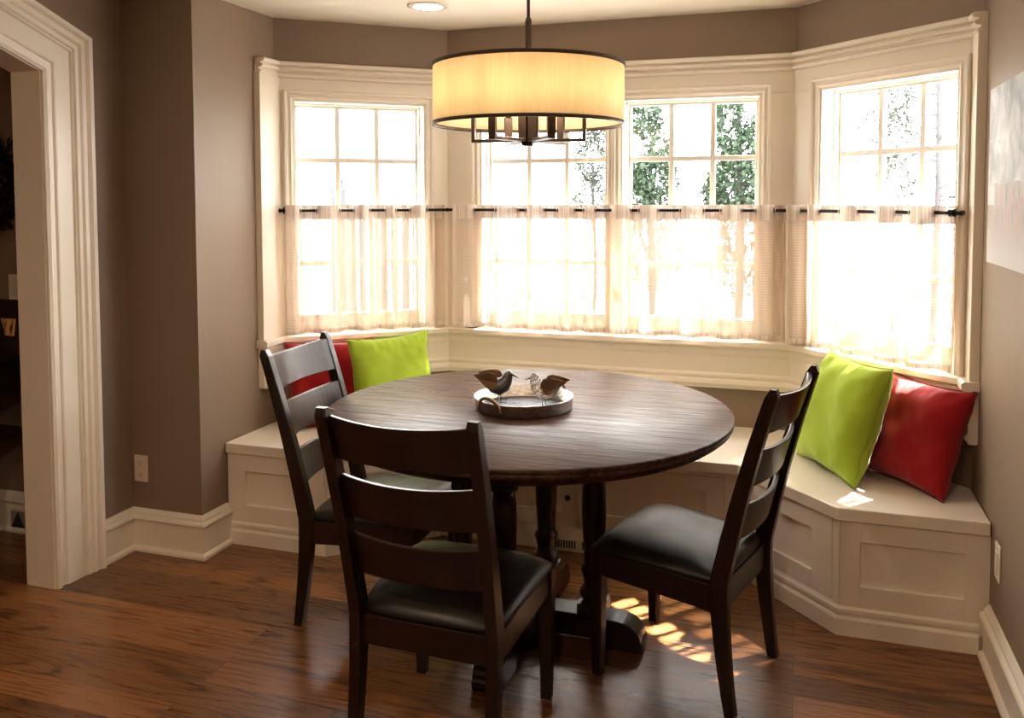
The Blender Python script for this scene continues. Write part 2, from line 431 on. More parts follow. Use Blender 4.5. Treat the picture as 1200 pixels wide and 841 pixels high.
run('trim_5', [(.0, .901), (.052, .901), (.062, .894), (.062, .870), (.054, .864), (.0, .864)], [(XR, ret1 + .05), (XR, ret1 - .022)])  # sill and apron
# flat boards between the casings
mb = MB(); D = .020
for W, ops, e0, e1 in ((WA, OPEN['A'], mPA, m1_), (WC, OPEN['C'], m1_, m2_), (WB, OPEN['B'], m2_, mPB)):
    W.slab(mb, 0, W.L, ZT, 2.188, -.001, D, e0, -e1)
    cur = 0; first = True
    for a, b in ops:
        W.slab(mb, cur, a, ZS, ZT, -.001, D, e0 if first else 0, 0); cur = b; first = False
    W.slab(mb, cur, W.L, ZS, ZT, -.001, D, 0, -e1)
mb.box((XL2 - .001, ret0 - .008, .664), (XL2 + .034, PA.y + .01, 2.2)); mb.box((XR - .034, ret1 - .008, .664), (XR + .001, PB.y + .005, 2.2))
struct(mb.build('trim_3', M['trim'], bevel=.002))

# ------------------------------------------------------------------ windows
def window(name, W, a, b, label):
    root = thing(name, label, 'window', (0, 0, 0), 0, kind='structure')
    f = lambda x, z, h: W.p(x, h, z)
    # moulded casing on three sides
    mb = MB(); mb.sweep([(a, ZS), (a, ZT), (b, ZT), (b, ZS)], [(0, D - .004), (0, .030), (.010, .036), (.016, .032), (.024, .032), (.030, .042), (.040, .044), (.044, .036), (.044, D - .004)], f, left=True)
    mb.build('casing', M['trim'], root)
    # jambs and stool
    mb = MB(); j = .012
    for s0, s1 in ((a - .004, a + j), (b - j, b + .004)): W.slab(mb, s0, s1, ZS, ZT, -.165, .024)
    W.slab(mb, a, b, ZT - j, ZT + .004, -.165, .024); W.slab(mb, a, b, ZS - .004, ZS + .012, -.19, .03)
    mb.build('jamb', M['trim'], root, bevel=.002)
    # sash stops
    mb = MB(); s_ = .020
    for s0, s1 in ((a + j, a + s_), (b - s_, b - j)): W.slab(mb, s0, s1, ZS + .012, ZT - j, -.078, -.05)
    W.slab(mb, a + j, b - j, ZT - s_, ZT - j, -.078, -.05)
    mb.build('stop', M['trim'], root)
    # sash: frame, muntins, pane
    mb = MB(); fr = .033; z0, z1 = ZS + .012, ZT - j; gb = .985
    W.slab(mb, a + j, a + fr, z0, z1, -.118, -.080); W.slab(mb, b - fr, b - j, z0, z1, -.118, -.080)
    W.slab(mb, a + fr, b - fr, z1 - .018, z1, -.118, -.080); W.slab(mb, a + fr, b - fr, z0, gb, -.118, -.080)
    sash = mb.build('sash', M['sash'], root, bevel=.003)
    mb = MB(); w = .0125
    gx0, gx1, gz1 = a + fr, b - fr, z1 - .018
    for k in (1, 2):
        s = gx0 + (gx1 - gx0) * k / 3; W.slab(mb, s - w, s + w, gb, gz1, -.110, -.084)
    for k in (1, 2, 3):
        z = gb + (gz1 - gb) * k / 4; W.slab(mb, gx0, gx1, z - w, z + w, -.109, -.085)
    mb.build('muntin', M['sash'], sash, bevel=.003)
    mb = MB(); W.slab(mb, gx0 - .004, gx1 + .004, gb - .004, gz1 + .004, -.100, -.096)
    mb.build('pane', M['glass'], sash)
    # crank latch on the side of the frame
    mb = MB(); W.slab(mb, b - j - .012, b - j, 1.93, 2.01, -.060, -.044); mb.build('latch', M['sash'], root, bevel=.002)
    return root
window('window_1', WA, *OPEN['A'][0], 'white casement window of the left slanted bay wall')
w2 = window('window_2', WC, *OPEN['C'][0], 'white casement window behind the drum pendant')
MB().tube([WC.p(.105, .060, .915), WC.p(.125, .068, .909), WC.p(.150, .070, .9065), WC.p(.180, .066, .908), WC.p(.205, .055, .916)], .0032, 8).build('crank_handle', M['iron'], w2)
window('window_3', WC, *OPEN['C'][1], 'white casement window in the middle bay wall, right of the pendant')
window('window_4', WB, *OPEN['B'][0], 'white casement window of the right slanted bay wall')

# ------------------------------------------------------------------ curtain rod and curtains
ZR = 1.529; DR = .075
def offset_path(d):
    mpts = [WA.p(.012, d, 0)]
    for Wl, Wr in ((WA, WC), (WC, WB)):
        m = (Wl.n + Wr.n).normalized(); k = d / m.dot(Wl.n); q = Wr.a + m * k; mpts.append(V(q.x, q.y, 0))
    mpts.append(WB.p(.925, d, 0)); return mpts
RP = offset_path(DR)
rod = thing('curtain_rod', 'black iron curtain rod bent along the three bay windows', 'curtain rod', (RP[1].x, RP[1].y, ZR))
inv = V(RP[1].x, RP[1].y, ZR)
for i in range(3):
    MB().tube([V(RP[i].x, RP[i].y, ZR) - inv, V(RP[i + 1].x, RP[i + 1].y, ZR) - inv], .0075, 12).build('rod_section', M['iron'], rod)
for i in (1, 2):
    mb = MB(); mb.ball(V(RP[i].x, RP[i].y, ZR) - inv, .0105); mb.build('elbow', M['iron'], rod)
for e, W, s in ((0, WA, .050), (3, WB, .885)):
    c = V(RP[e].x, RP[e].y, ZR) - inv
    p_ = W.p(s, DR, ZR) - inv; b_ = W.p(s, .018, ZR) - inv
    mb = MB(); mb.tube([b_, p_], .006, 10); mb.tube([b_, b_ + (p_ - b_).normalized() * .006], .022, 16)
    mb.build('bracket', M['iron'], rod)
    mb = MB(); t_ = V(W.t.x, W.t.y, 0); mb.tube([p_ - t_ * .010, p_ + t_ * .010], .0155, 16); mb.build('bracket_cup', M['iron'], rod)
    mb = MB(); mb.tube([c - t_ * .006, c + t_ * .006], .010, 14); mb.build('finial', M['iron'], rod)

def curtain(label, W, s0, s1, grom, seed, drop=.0, jitter=1.0, ztop=1.556, zbot=.913):
    """gathered sheer panel woven over and under the rod; grom = spacing of the grommets"""
    rnd = random.Random(seed)
    root = thing('curtain', label, 'curtain', tuple(W.p((s0 + s1) / 2, DR, 0)), 0, 'sheer cafe curtains along the bay')
    org = W.p((s0 + s1) / 2, DR, 0)
    nG = max(4, int(round((s1 - s0) / grom))); nG -= nG % 2
    # irregular fold crossings
    xs = [0]; 
    for k in range(nG): xs.append(xs[-1] + 1 + rnd.uniform(-.55, .55) * jitter)
    xs = [s0 + (s1 - s0) * x / xs[-1] for x in xs]
    sub = 18; S = []; D_ = []
    for k in range(nG):
        sg = 1 if k % 2 == 0 else -1; wd = xs[k + 1] - xs[k]
        amp = min(.046, .030 + .25 * wd) * rnd.uniform(.8, 1.05)
        for q in range(sub):
            u = q / sub; S.append(xs[k] + wd * u); D_.append(sg * amp * math.sin(PI * u) ** .6)
    S.append(xs[-1]); D_.append(0)
    ph = rnd.uniform(0, 9); rows = 34
    def pt(i, z, lower):
        # folds loosen and shift on the way down
        t = lower; s = S[i]
        sh = .010 * mnoise.noise(V(s * 9 + ph, t * 1.5, seed)) * t
        d = D_[i] * (1 - .35 * t) + .013 * t * mnoise.noise(V(s * 14, t * 2 + ph, seed + 3))
        d = max(-.052, d)
        return W.p(s + sh, DR + d + .004 * t, z) - org
    # arc length for the weave
    U = [0]
    for i in range(1, len(S)): U.append(U[-1] + math.hypot(S[i] - S[i - 1], D_[i] - D_[i - 1]))
    zh = 1.484
    def sheet(name, za, zb, nr, mat, parent):
        vs = []; uv = []; fs = []
        for r in range(nr + 1):
            for i in range(len(S)):
                zz = za + (zb - za) * r / nr; lo = max(0, (zh - zz) / (zh - zbot))
                wav = .006 * mnoise.noise(V(S[i] * 11 + ph, 0, seed)) * lo
                vs.append(pt(i, zz + wav + drop * lo, lo)); uv.append((U[i], zz))
        m = len(S)
        for r in range(nr):
            for i in range(m - 1): fs.append((r * m + i, r * m + i + 1, (r + 1) * m + i + 1, (r + 1) * m + i))
        me = bpy.data.meshes.new(name); me.from_pydata([tuple(v) for v in vs], [], fs); me.update()
        ul = me.uv_layers.new(name='UVMap')
        for p in me.polygons:
            p.use_smooth = True
            for li in p.loop_indices: ul.data[li].uv = uv[me.loops[li].vertex_index]
        me.materials.append(mat); o = bpy.data.objects.new(name, me); link(o, parent); return o
    sheet('gauze', zh, zbot + .022, rows, M['sheer'], root)
    sheet('header_band', ztop, zh, 5, M['header'], root)
    sheet('hem', zbot + .022, zbot, 2, M['header'], root)
    for k in range(nG + 1):     # grommets where the cloth crosses the rod
        if k in (0, nG): continue
        c = W.p(xs[k], DR, ZR) - org; t_ = V(W.t.x, W.t.y, 0); ring = []
        ax = (t_ * .35 + V(W.n.x, W.n.y, 0) * (.94 if k % 2 else -.94)).normalized(); e2 = V(0, 0, 1)
        pts = [c + ax * .0145 * math.cos(2 * PI * q / 18) + e2 * .0145 * math.sin(2 * PI * q / 18) for q in range(19)]
        MB().tube(pts, .0022, 6, cap=False).build('grommet', M['silver'], root)
    return root
curtain('sheer checked cafe curtain over the left slanted bay window', WA, .035, .855, .082, 11)
curtain('sheer checked cafe curtain over the window behind the pendant', WC, .055, .905, .085, 23)
curtain('sheer checked cafe curtain over the middle bay window right of the pendant', WC, .910, 1.735, .083, 37)
curtain('sheer checked cafe curtain over the right slanted bay window', WB, .045, .900, .078, 41)

# ------------------------------------------------------------------ window bench
Q = [V(-2.501, 3.277), V(-1.982, 3.277), V(-1.598, 3.648), V(-.237, 3.648), V(.144, 3.240), V(.642, 3.240)]
def inset(d):
    out = []; segs = []
    for a, b in zip(Q[:-1], Q[1:]):
        t = (b - a).normalized(); n_ = V(-t.y, t.x); segs.append((a + n_ * d, t))
    out.append(segs[0][0])
    for (a, t), (b, s) in zip(segs[:-1], segs[1:]):
        den = t.x * s.y - t.y * s.x; k = ((b - a).x * s.y - (b - a).y * s.x) / den; out.append(a + t * k)
    out.append(V(Q[-1].x, Q[-1].y + d)); return out
g = .003
top = [V(q.x, q.y) for q in Q]; top[0].x += g; top[-1].x -= g
back = [V(XR - g, PB.y - g - .002), V(P2.x - .002, P2.y - g), V(P1.x + .002, P1.y - g), V(XL2 + g, PA.y - g - .002)]
bt = MB(); bt.prism(top + back, .4225, .47)
bt = bt.build('window_bench', M['trim'], bevel=.004)
tag(bt, 'cream painted wooden bench running round the bay under the windows', 'bench')
F = inset(.028)
def front(i):   # segment frame of the cabinet fronts
    a, b = F[i], F[i + 1]; t = (b - a).normalized(); n_ = V(t.y, -t.x); L = (b - a).length
    return (lambda s, d, z: V(a.x + t.x * s + n_.x * d, a.y + t.y * s + n_.y * d, z)), L
def shaker(mb, i, s0, s1, z0, z1, fs0, fs1, fz0, fz1, th=.015):
    """frame from s0..s1, z0..z1 around a recess fs0..fs1, fz0..fz1"""
    p, L = front(i)
    def bx(a, b, c, e): mb.hexa([p(a, -.001, c), p(b, -.001, c), p(b, th, c), p(a, th, c)], [p(a, -.001, e), p(b, -.001, e), p(b, th, e), p(a, th, e)])
    bx(s0, fs0, z0, z1); bx(fs1, s1, z0, z1); bx(fs0, fs1, z0, fz0); bx(fs0, fs1, fz1, z1)
    return mb
basep = [(-.02, 0), (.026, 0), (.026, .060), (.022, .066), (.016, .070), (.018, .078), (.022, .084), (.022, .096), (.016, .104), (.012, .112), (-.02, .112)]
def cab(name, label, poly): 
    r = thing(name, label, 'bench cabinet', (poly[0][0], poly[0][1], 0), 0)
    mb = MB(); mb.prism([(x - poly[0][0], y - poly[0][1]) for x, y in poly], 0, .4215); mb.build('body', M['trim'], r); return r
def rel(o, r): o.location = -Vector(r.location); return o
e_ = .004
c1 = cab('bench_cabinet', 'cream panelled bench end below the left slanted window, beside the left chair', [(F[0].x + e_, F[0].y), tuple(F[1]), (F[2].x - e_, F[2].y), (P1.x - .02, P1.y - .03), (XL2 + e_, PA.y - .01)])
rel(shaker(MB(), 0, .004, .505, .06, .420, .098, .418, .183, .341).build('panel_frame', M['trim'], c1, bevel=.002), c1)
rel(shaker(MB(), 1, .006, .53, .06, .420, .10, .43, .183, .341).build('panel_frame', M['trim'], c1, bevel=.002), c1)
mb = MB(); mb.sweep([(F[0].x + e_, F[0].y), tuple(F[1]), (F[2].x - .003, F[2].y - .003)], basep, I3, left=False); rel(mb.build('base_moulding', M['trim'], c1), c1)

c2 = cab('bench_cabinet', 'cream bench cabinet with knobbed doors and floor vent behind the table legs', [tuple(F[2]), tuple(F[3]), (P2.x - .02, P2.y - .01), (P1.x + .02, P1.y - .01)])
p, L = front(2); gap = .683
mb = MB()
def fb(mb, p, a, b, c, e, d0, d1): mb.hexa([p(a, d0, c), p(b, d0, c), p(b, d1, c), p(a, d1, c)], [p(a, d0, e), p(b, d0, e), p(b, d1, e), p(a, d1, e)])
fb(mb, p, .0, .042, .112, .42, -.001, .015); fb(mb, p, 1.322, L, .112, .42, -.001, .015); fb(mb, p, .042, 1.322, .404, .42, -.001, .015); fb(mb, p, 0, L, 0, .110, -.001, .012)
rel(mb.build('face_frame', M['trim'], c2, bevel=.0015), c2)
for s0, s1, ks in ((.044, gap - .0015, gap - .045), (gap + .0015, 1.320, gap + .036)):
    mb = shaker(MB(), 2, s0, s1, .113, .402, s0 + .075, s1 - .075, .183, .341)
    dr = rel(mb.build('door', M['trim'], c2, bevel=.0015), c2)
    kp = p(ks, .015, .252); kn = V(0, -1, 0)
    mb = MB(); mb.tube([kp, kp + kn * .012], .006, 10); mb.ball(kp + kn * .020, .0135, 1, .75, 1)
    k = mb.build('knob', M['bronze'], dr)
mb = MB(); fb(mb, p, .54, .83, .008, .058, .010, .014); v_ = rel(mb.build('vent_plate', M['plate'], c2, bevel=.001), c2)
for k in range(22):
    if k in (10, 11): continue
    q = .552 + k * .0124; mb = MB(); fb(mb, p, q, q + .0062, .016, .050, .0135, .0155); mb.build('vent_slot', M['slot'], v_)

c3 = cab('bench_cabinet', 'cream panelled bench end below the right slanted window, under the pillows', [(F[3].x + e_, F[3].y), tuple(F[4]), (F[5].x - e_, F[5].y), (XR - e_, PB.y - .01), (P2.x + .02, P2.y - .03)])
rel(shaker(MB(), 3, .03, .532, .113, .418, .11, .432, .183, .345).build('door', M['trim'], c3, bevel=.002), c3)
mb = MB(); p3, L3 = front(3); fb(mb, p3, .536, L3 + .008, .06, .42, -.001, .015); rel(mb.build('corner_stile', M['trim'], c3, bevel=.0015), c3)
rel(shaker(MB(), 4, .0, .488, .06, .420, .068, .410, .184, .346).build('panel_frame', M['trim'], c3, bevel=.002), c3)
mb = MB(); mb.sweep([(F[3].x + .003, F[3].y - .003), tuple(F[4]), (F[5].x - .03, F[5].y)], basep, I3, left=False); rel(mb.build('base_moulding', M['trim'], c3), c3)

# ------------------------------------------------------------------ pillows
def pillow(name, label, mat, pipe, BL, BR, lean, w, h, thick, seed, seat=.47, sag=.0, lift=.0):
    """BL, BR: floor ends of the bottom edge (plan); lean: plan shift of the top edge"""
    BL, BR = V(*BL), V(*BR); X = (BR - BL).normalized(); X = V(X.x, X.y, 0)
    lv = V(lean[0], lean[1]); up = V(lean[0], lean[1], math.sqrt(max(.01, h * h - lv.length_squared))).normalized()
    up = (up - X * up.dot(X)).normalized(); N = X.cross(up)
    c = (BL + BR) / 2
    r = thing(name, label, 'pillow', (c.x, c.y, seat), 0, 'throw pillows on the bench')
    n_ = 34; rnd = V(seed * 3.1, seed * 1.7, seed * .9)
    def outline(u, v):   # pinched sides, pointed corners
        k = .085
        return (w / 2) * u * (1 - k * (1 - v * v) * abs(u) ** 2 * 1.0), (h / 2) * v * (1 - k * (1 - u * u) * abs(v) ** 2)
    def P(u, v, s):
        x, y = outline(u, v)
        e = max(0, (1 - abs(u) ** 3.2) * (1 - abs(v) ** 3.2)) ** .52
        wr = (mnoise.noise(V(u * 1.8, v * 1.8, s) + rnd) * .018 + mnoise.noise(V(u * 4 + v * 2, v * 4, s) + rnd) * .006) * e ** .5
        # gathers running in from the corners and edges
        cg = abs(u * v) ** 1.6
        wr += .009 * cg * math.sin((u - v) * 13 + seed) + .0045 * (abs(u) ** 5 + abs(v) ** 5) * math.sin((u if abs(v) > abs(u) else v) * 34 + seed) * (1 - cg)
        d = s * (thick / 2 * e + wr * min(1, e * 3)) 
        y2 = y - sag * (1 - abs(u)) * (max(0, v)) ** 2
        return X * x + up * (y2 + h / 2 * .965) + N * d
    mb = MB()
    for s in (1, -1):
        vs = [P(-1 + 2 * i / n_, -1 + 2 * j / n_, s) for j in range(n_ + 1) for i in range(n_ + 1)]
        fs = [(j * (n_ + 1) + i, j * (n_ + 1) + i + 1, (j + 1) * (n_ + 1) + i + 1, (j + 1) * (n_ + 1) + i) for j in range(n_) for i in range(n_)]
        mb.add(vs, fs if s > 0 else [f[::-1] for f in fs], True)
    vmin = min(v[2] for v in mb.v) - .0005
    dz = -vmin + lift
    mb.v = [(x, y, z + dz) for x, y, z in mb.v]
    o = mb.build('cover', mat, r, sub=1)
    pts = []
    for k in range(4):
        for q in range(n_):
            t = -1 + 2 * q / n_; u, v = [(t, -1), (1, t), (-t, 1), (-1, -t)][k]; pts.append(P(u, v, 1) + V(0, 0, dz))
    pts.append(pts[0]); MB().tube(pts, .0022, 6, cap=False).build('piping', pipe, r)
    return r
# right slanted bench
pillow('pillow', 'lime green square pillow propped beside the right chair', M['lime'], M['limepipe'], (.012, 3.86), (.205, 3.478), (.135, .068), .465, .485, .19, 2)
rp_ = pillow('pillow', 'red square pillow in the corner by the right wall', M['red'], M['redpipe'], (.262, 3.742), (.505, 3.420), (.118, .090), .44, .425, .175, 5)
MB().box((-.012, -.006, 0), (.012, .006, .0015), Matrix.Translation(V(.318, 3.605, .4712) - rp_.location) @ Matrix.Rotation(.5, 4, 'Z') @ Matrix.Rotation(.12, 4, 'X')).build('care_tag', M['sash'], rp_)
# left slanted bench
nA = V(WA.n.x, WA.n.y)
def onA(s, d): q = PA + WA.t * s + nA * d; return (q.x, q.y)
pillow('pillow', 'red square pillow behind the back of the left chair', M['red'], M['redpipe'], onA(.02, .235), onA(.46, .235), (-nA.x * .13, -nA.y * .13), .45, .43, .13, 9)
pillow('pillow', 'lime green square pillow in the left bay corner behind the table', M['lime'], M['limepipe'], onA(.315, .40), onA(.765, .215), (-nA.x * .10 + .02, -nA.y * .10), .485, .450, .15, 13)

# ------------------------------------------------------------------ chairs
def slat_mesh(za, zb, wl, bow, yf, th=.016):
    mb = MB(); nseg = 14; rings = []
    for k in range(nseg + 1):
        u = -1 + 2 * k / nseg; x = u * wl / 2; b = -bow * (1 - u * u); crown = -.010 * (1 - u * u)
        rings.append([V(x, yf(za) + b + th / 2, za), V(x, yf(za) + b - th / 2, za), V(x, yf(zb) + b - th / 2, zb + crown), V(x, yf(zb) + b + th / 2, zb + crown)])
    mb.loft(rings, True, False); return mb
def make_chair(label):
    r = thing('dining_chair', label, 'chair', (0, 0, 0), 0, 'ladder back chairs around the table')
    d, wf, wr, wt = .416, .447, .421, .440; H = 1.028; zs = .40; rk = .165; kk = .040
    def yrear(z):
        if z >= zs: u = (z - zs) / (H - zs); return -d / 2 - rk * (.75 * u + .25 * u * u)
        u = 1 - z / zs; return -d / 2 - kk * u ** 1.6
    for s in (-1, 1):       # rear leg and back post in one sawn piece
        rings = []; zl = [0, .06, .13, .2, .27, .34, .40, .47, .56, .66, .76, .86, .95, 1.005, H]
        for z in zl:
            xw = wr / 2 if z < zs else wr / 2 + (wt - wr) / 2 * (z - zs) / (H - zs)
            dep = (.034 + .026 * min(1, z / zs)) if z < zs else .060 - .022 * (z - zs) / (H - zs)
            hw = .0175 if z < H - .002 else .015
            x = s * xw; y = yrear(z)
            cut = .012 if z == H else 0
            rings.append([V(x - hw, y - dep / 2 + cut, z), V(x + hw, y - dep / 2 + cut, z), V(x + hw, y + dep / 2 - cut * .6, z), V(x - hw, y + dep / 2 - cut * .6, z)])
        MB().loft(rings, True, False).build('leg', M['chairwood'], r, bevel=.004)
    for s in (-1, 1):       # tapered front leg
        x = s * (wf / 2 - .004); rings = []
        for z, hw in ((0, .0165), (.22, .021), (.42, .0235)):
            yy = d / 2 - (.0235 - hw) * .2
            rings.append([V(x - hw, yy - hw, z), V(x + hw, yy - hw, z), V(x + hw, yy + hw, z), V(x - hw, yy + hw, z)])
        MB().loft(rings, True, False).build('leg', M['chairwood'], r, bevel=.004)
    # seat rails
    mb = MB()
    zr = lambda y: .312 + .030 * (y + d / 2) / d
    mb.hexa([V(-wr / 2, -d / 2 - .012, zr(-d / 2)), V(wr / 2, -d / 2 - .012, zr(-d / 2)), V(wr / 2, -d / 2 + .012, zr(-d / 2)), V(-wr / 2, -d / 2 + .012, zr(-d / 2))],
            [V(-wr / 2, -d / 2 - .012, .398), V(wr / 2, -d / 2 - .012, .398), V(wr / 2, -d / 2 + .012, .398), V(-wr / 2, -d / 2 + .012, .398)])
    y = d / 2; mb.hexa([V(-wf / 2, y - .012, zr(y)), V(wf / 2, y - .012, zr(y)), V(wf / 2, y + .012, zr(y)), V(-wf / 2, y + .012, zr(y))],
            [V(-wf / 2, y - .012, .424), V(wf / 2, y - .012, .424), V(wf / 2, y + .012, .424), V(-wf / 2, y + .012, .424)])
    for s in (-1, 1):
        a, b = s * wr / 2, s * wf / 2
        mb.hexa([V(a - .010, -d / 2, zr(-d / 2)), V(a + .010, -d / 2, zr(-d / 2)), V(b + .010, d / 2, zr(d / 2)), V(b - .010, d / 2, zr(d / 2))],
                [V(a - .010, -d / 2, .398), V(a + .010, -d / 2, .398), V(b + .010, d / 2, .424), V(b - .010, d / 2, .424)])
    mb.build('seat_rail', M['slatwood'], r, bevel=.003)
    # padded seat
    mb = MB(); n_ = 26
    def sp(u, v, top):
        w_ = (wr / 2 + .012) * (1 - v) / 2 + (wf / 2 + .026) * (1 + v) / 2
        yb, yf_ = -d / 2 - .006, d / 2 + .034
        a = (abs(u) ** 5 + abs(v) ** 5) ** .2; m_ = max(abs(u), abs(v)) or 1; k = m_ / a if a else 1
        k = 1 - (1 - k) * .55
        x = u * k * w_; yy = (yb + yf_) / 2 + v * k * (yf_ - yb) / 2
        zb = .398 + (.424 - .398) * (v + 1) / 2
        if not top: return V(x * .985, yy, zb)
        e = (1 - abs(u) ** 4.5) * (1 - abs(v) ** 4.5)
        return V(x, yy, zb + .016 + .038 * max(0, e) ** .5 - .010 * max(0, v) ** 3)
    for tp in (True, False):
        vs = [sp(-1 + 2 * i / n_, -1 + 2 * j / n_, tp) for j in range(n_ + 1) for i in range(n_ + 1)]
        fs = [(j * (n_ + 1) + i, j * (n_ + 1) + i + 1, (j + 1) * (n_ + 1) + i + 1, (j + 1) * (n_ + 1) + i) for j in range(n_) for i in range(n_)]
        mb.add(vs, fs if tp else [f[::-1] for f in fs], True)
    ed = []
    for k in range(4):
        for q in range(n_):
            t = -1 + 2 * q / n_; ed.append([(t, -1), (1, t), (-t, 1), (-1, -t)][k])
    ra = [sp(u, v, False) for u, v in ed]; rb = [sp(u, v, True) for u, v in ed]
    mid = [(a + b) / 2 + V((b.x) * .012, (b.y) * .012, 0) for a, b in zip(ra, rb)]
    mb.loft([ra, mid, rb], False, True)
    mb.build('seat', M['leather'], r, sub=1)
    # three curved back slats
    for za, zb, bow in ((.530, .655, .030), (.706, .832, .032), (.878, 1.006, .034)):
        zm = (za + zb) / 2; wl = wr + (wt - wr) * (zm - zs) / (H - zs) - .030
        slat_mesh(za, zb, wl, bow, lambda z: yrear(z) + .008).build('back_slat', M['slatwood'], r, bevel=.003)
    return r
ch1 = make_chair('dark ladder back chair seen from behind, nearest the camera')
ch2 = copy_tree(ch1); ch2['label'] = 'dark ladder back chair by the left bench end with red pillow behind it'
ch3 = copy_tree(ch1); ch3['label'] = 'dark ladder back chair on the right, sunlit stripes on floor below it'
for o, (x, y, a) in ((ch1, (-.974, 2.35, -.037)), (ch2, (-1.518, 2.938, -1.539)), (ch3, (-.363, 2.888, 1.299))):
    o.location = (x, y, 0); o.rotation_euler = (0, 0, a)

# ------------------------------------------------------------------ round table
TX, TY, TZ, TR = -.935, 2.946, .825, .732
tb = thing('round_table', 'round dark wood pedestal table with distressed top', 'table', (TX, TY, 0))
prof = [(.02, TZ - .060), (TR - .060, TZ - .060), (TR - .040, TZ - .058), (TR - .030, TZ - .050), (TR - .020, TZ - .044), (TR - .018, TZ - .036), (TR - .006, TZ - .032), (TR - .002, TZ - .024), (TR - .004, TZ - .017), (TR - .006, TZ - .015), (TR, TZ - .012), (TR, TZ - .004), (TR - .004, TZ)]
mb = MB(); mb.lathe(prof + [(.02, TZ)], n=128); mb.build('tabletop', M['tabletop'], tb)
mb = MB(); mb.lathe([(.02, .70), (.40, .70), (.41, .71), (.41, TZ - .060)], n=64); mb.build('apron', M['tablewood'], tb)
BX, BY = -.937 - TX, 2.937 - TY
colp = [(.036, .100), (.046, .104), (.050, .118), (.046, .132), (.036, .140), (.034, .150), (.048, .166), (.052, .178), (.048, .190), (.038, .200), (.034, .215), (.042, .250), (.046, .262), (.042, .272), (.034, .280), (.036, .330), (.041, .400), (.044, .480), (.042, .560), (.037, .600), (.046, .606), (.049, .616), (.046, .626), (.038, .632), (.040, .660), (.048, .690), (.048, .702)]
for k in range(4):
    a = k * PI / 2; dx, dy = math.cos(a), math.sin(a); cx_, cy_ = BX + dx * .252, BY + dy * .252
    mb = MB(); mb.box((cx_ - .05, cy_ - .05, .10), (cx_ + .05, cy_ + .05, .150)); mb.lathe(colp, (cx_, cy_, 0), 32)
    mb.build('column', M['tablewood'], tb)
    # scrolled foot: beam, step and rounded toe
    side = [(.02, .030), (.02, .112), (.300, .112), (.302, .106), (.330, .106)]
    side += [(.330 + .100 * math.sin(t), .040 + .066 * math.cos(t)) for t in [PI / 2 * q / 8 for q in range(1, 9)]]
    side += [(.436, .032), (.436, .016), (.430, 0), (.270, 0), (.262, .018), (.250, .030)]
    hw = .050; m_ = Matrix.Translation((BX, BY, 0)) @ Matrix.Rotation(a, 4, 'Z'); n_ = len(side)
    vs = [m_ @ V(x, -hw, z) for x, z in side] + [m_ @ V(x, hw, z) for x, z in side]
    mb = MB(); mb.add(vs, [list(range(n_)), list(range(n_, 2 * n_))[::-1]] + [(i, i + n_, (i + 1) % n_ + n_, (i + 1) % n_) for i in range(n_)])
    mb.build('foot', M['tablewood'], tb, bevel=.004)

# ------------------------------------------------------------------ tray and birds
tr = thing('tray', 'round hammered silver tray with twisted loop handle on the table', 'tray', (-.950, 2.942, TZ + .0005))
R_ = .176
mb = MB(); mb.lathe([(.01, 0), (R_ - .004, 0), (R_, .004), (R_ + .004, .042), (R_ + .006, .045), (R_ + .002, .046), (R_ - .004, .006), (R_ - .010, .0035), (.01, .0035)], n=96)
mb.build('rim', M['silver'], tr)
MB().lathe([(.001, .003), (R_ - .006, .003), (R_ - .008, .0042), (.001, .0042)], n=96).build('base', metal('hammered_silver_dimmed', (.085, .088, .10), .42, 1.0, 45), tr)  # silver darkened to hold down the bright window reflection in the base
def tray_handle(a):
    c = V((R_ + .008) * math.cos(a), (R_ + .010) * math.sin(a), .018); tn = V(-math.sin(a), math.cos(a), 0); on = V(math.cos(a), math.sin(a), 0)
    core = [c + tn * (.048 * math.cos(t)) + V(0, 0, .050 * math.sin(t) ** .8 if math.sin(t) > 0 else 0) + on * .012 * math.sin(t) for t in [PI * q / 24 for q in range(25)]]
    mb = MB(); mb.tube(core, .0052, 10)
    for ph in (0, PI):      # wrapped cord
        pts = []
        for q in range(97):
            i = q / 96 * 24; k = min(23, int(i)); p0 = core[k].lerp(core[k + 1], i - k); t = (core[k + 1] - core[k]).normalized(); u1 = on; u2 = t.cross(u1).normalized()
            th = q * .62 + ph; pts.append(p0 + u1 * .0052 * math.cos(th) + u2 * .0052 * math.sin(th))
        mb.tube(pts, .0022, 6)
    mb.build('handle', M['copper'], tr)
tray_handle(math.radians(-112)); tray_handle(math.radians(68))

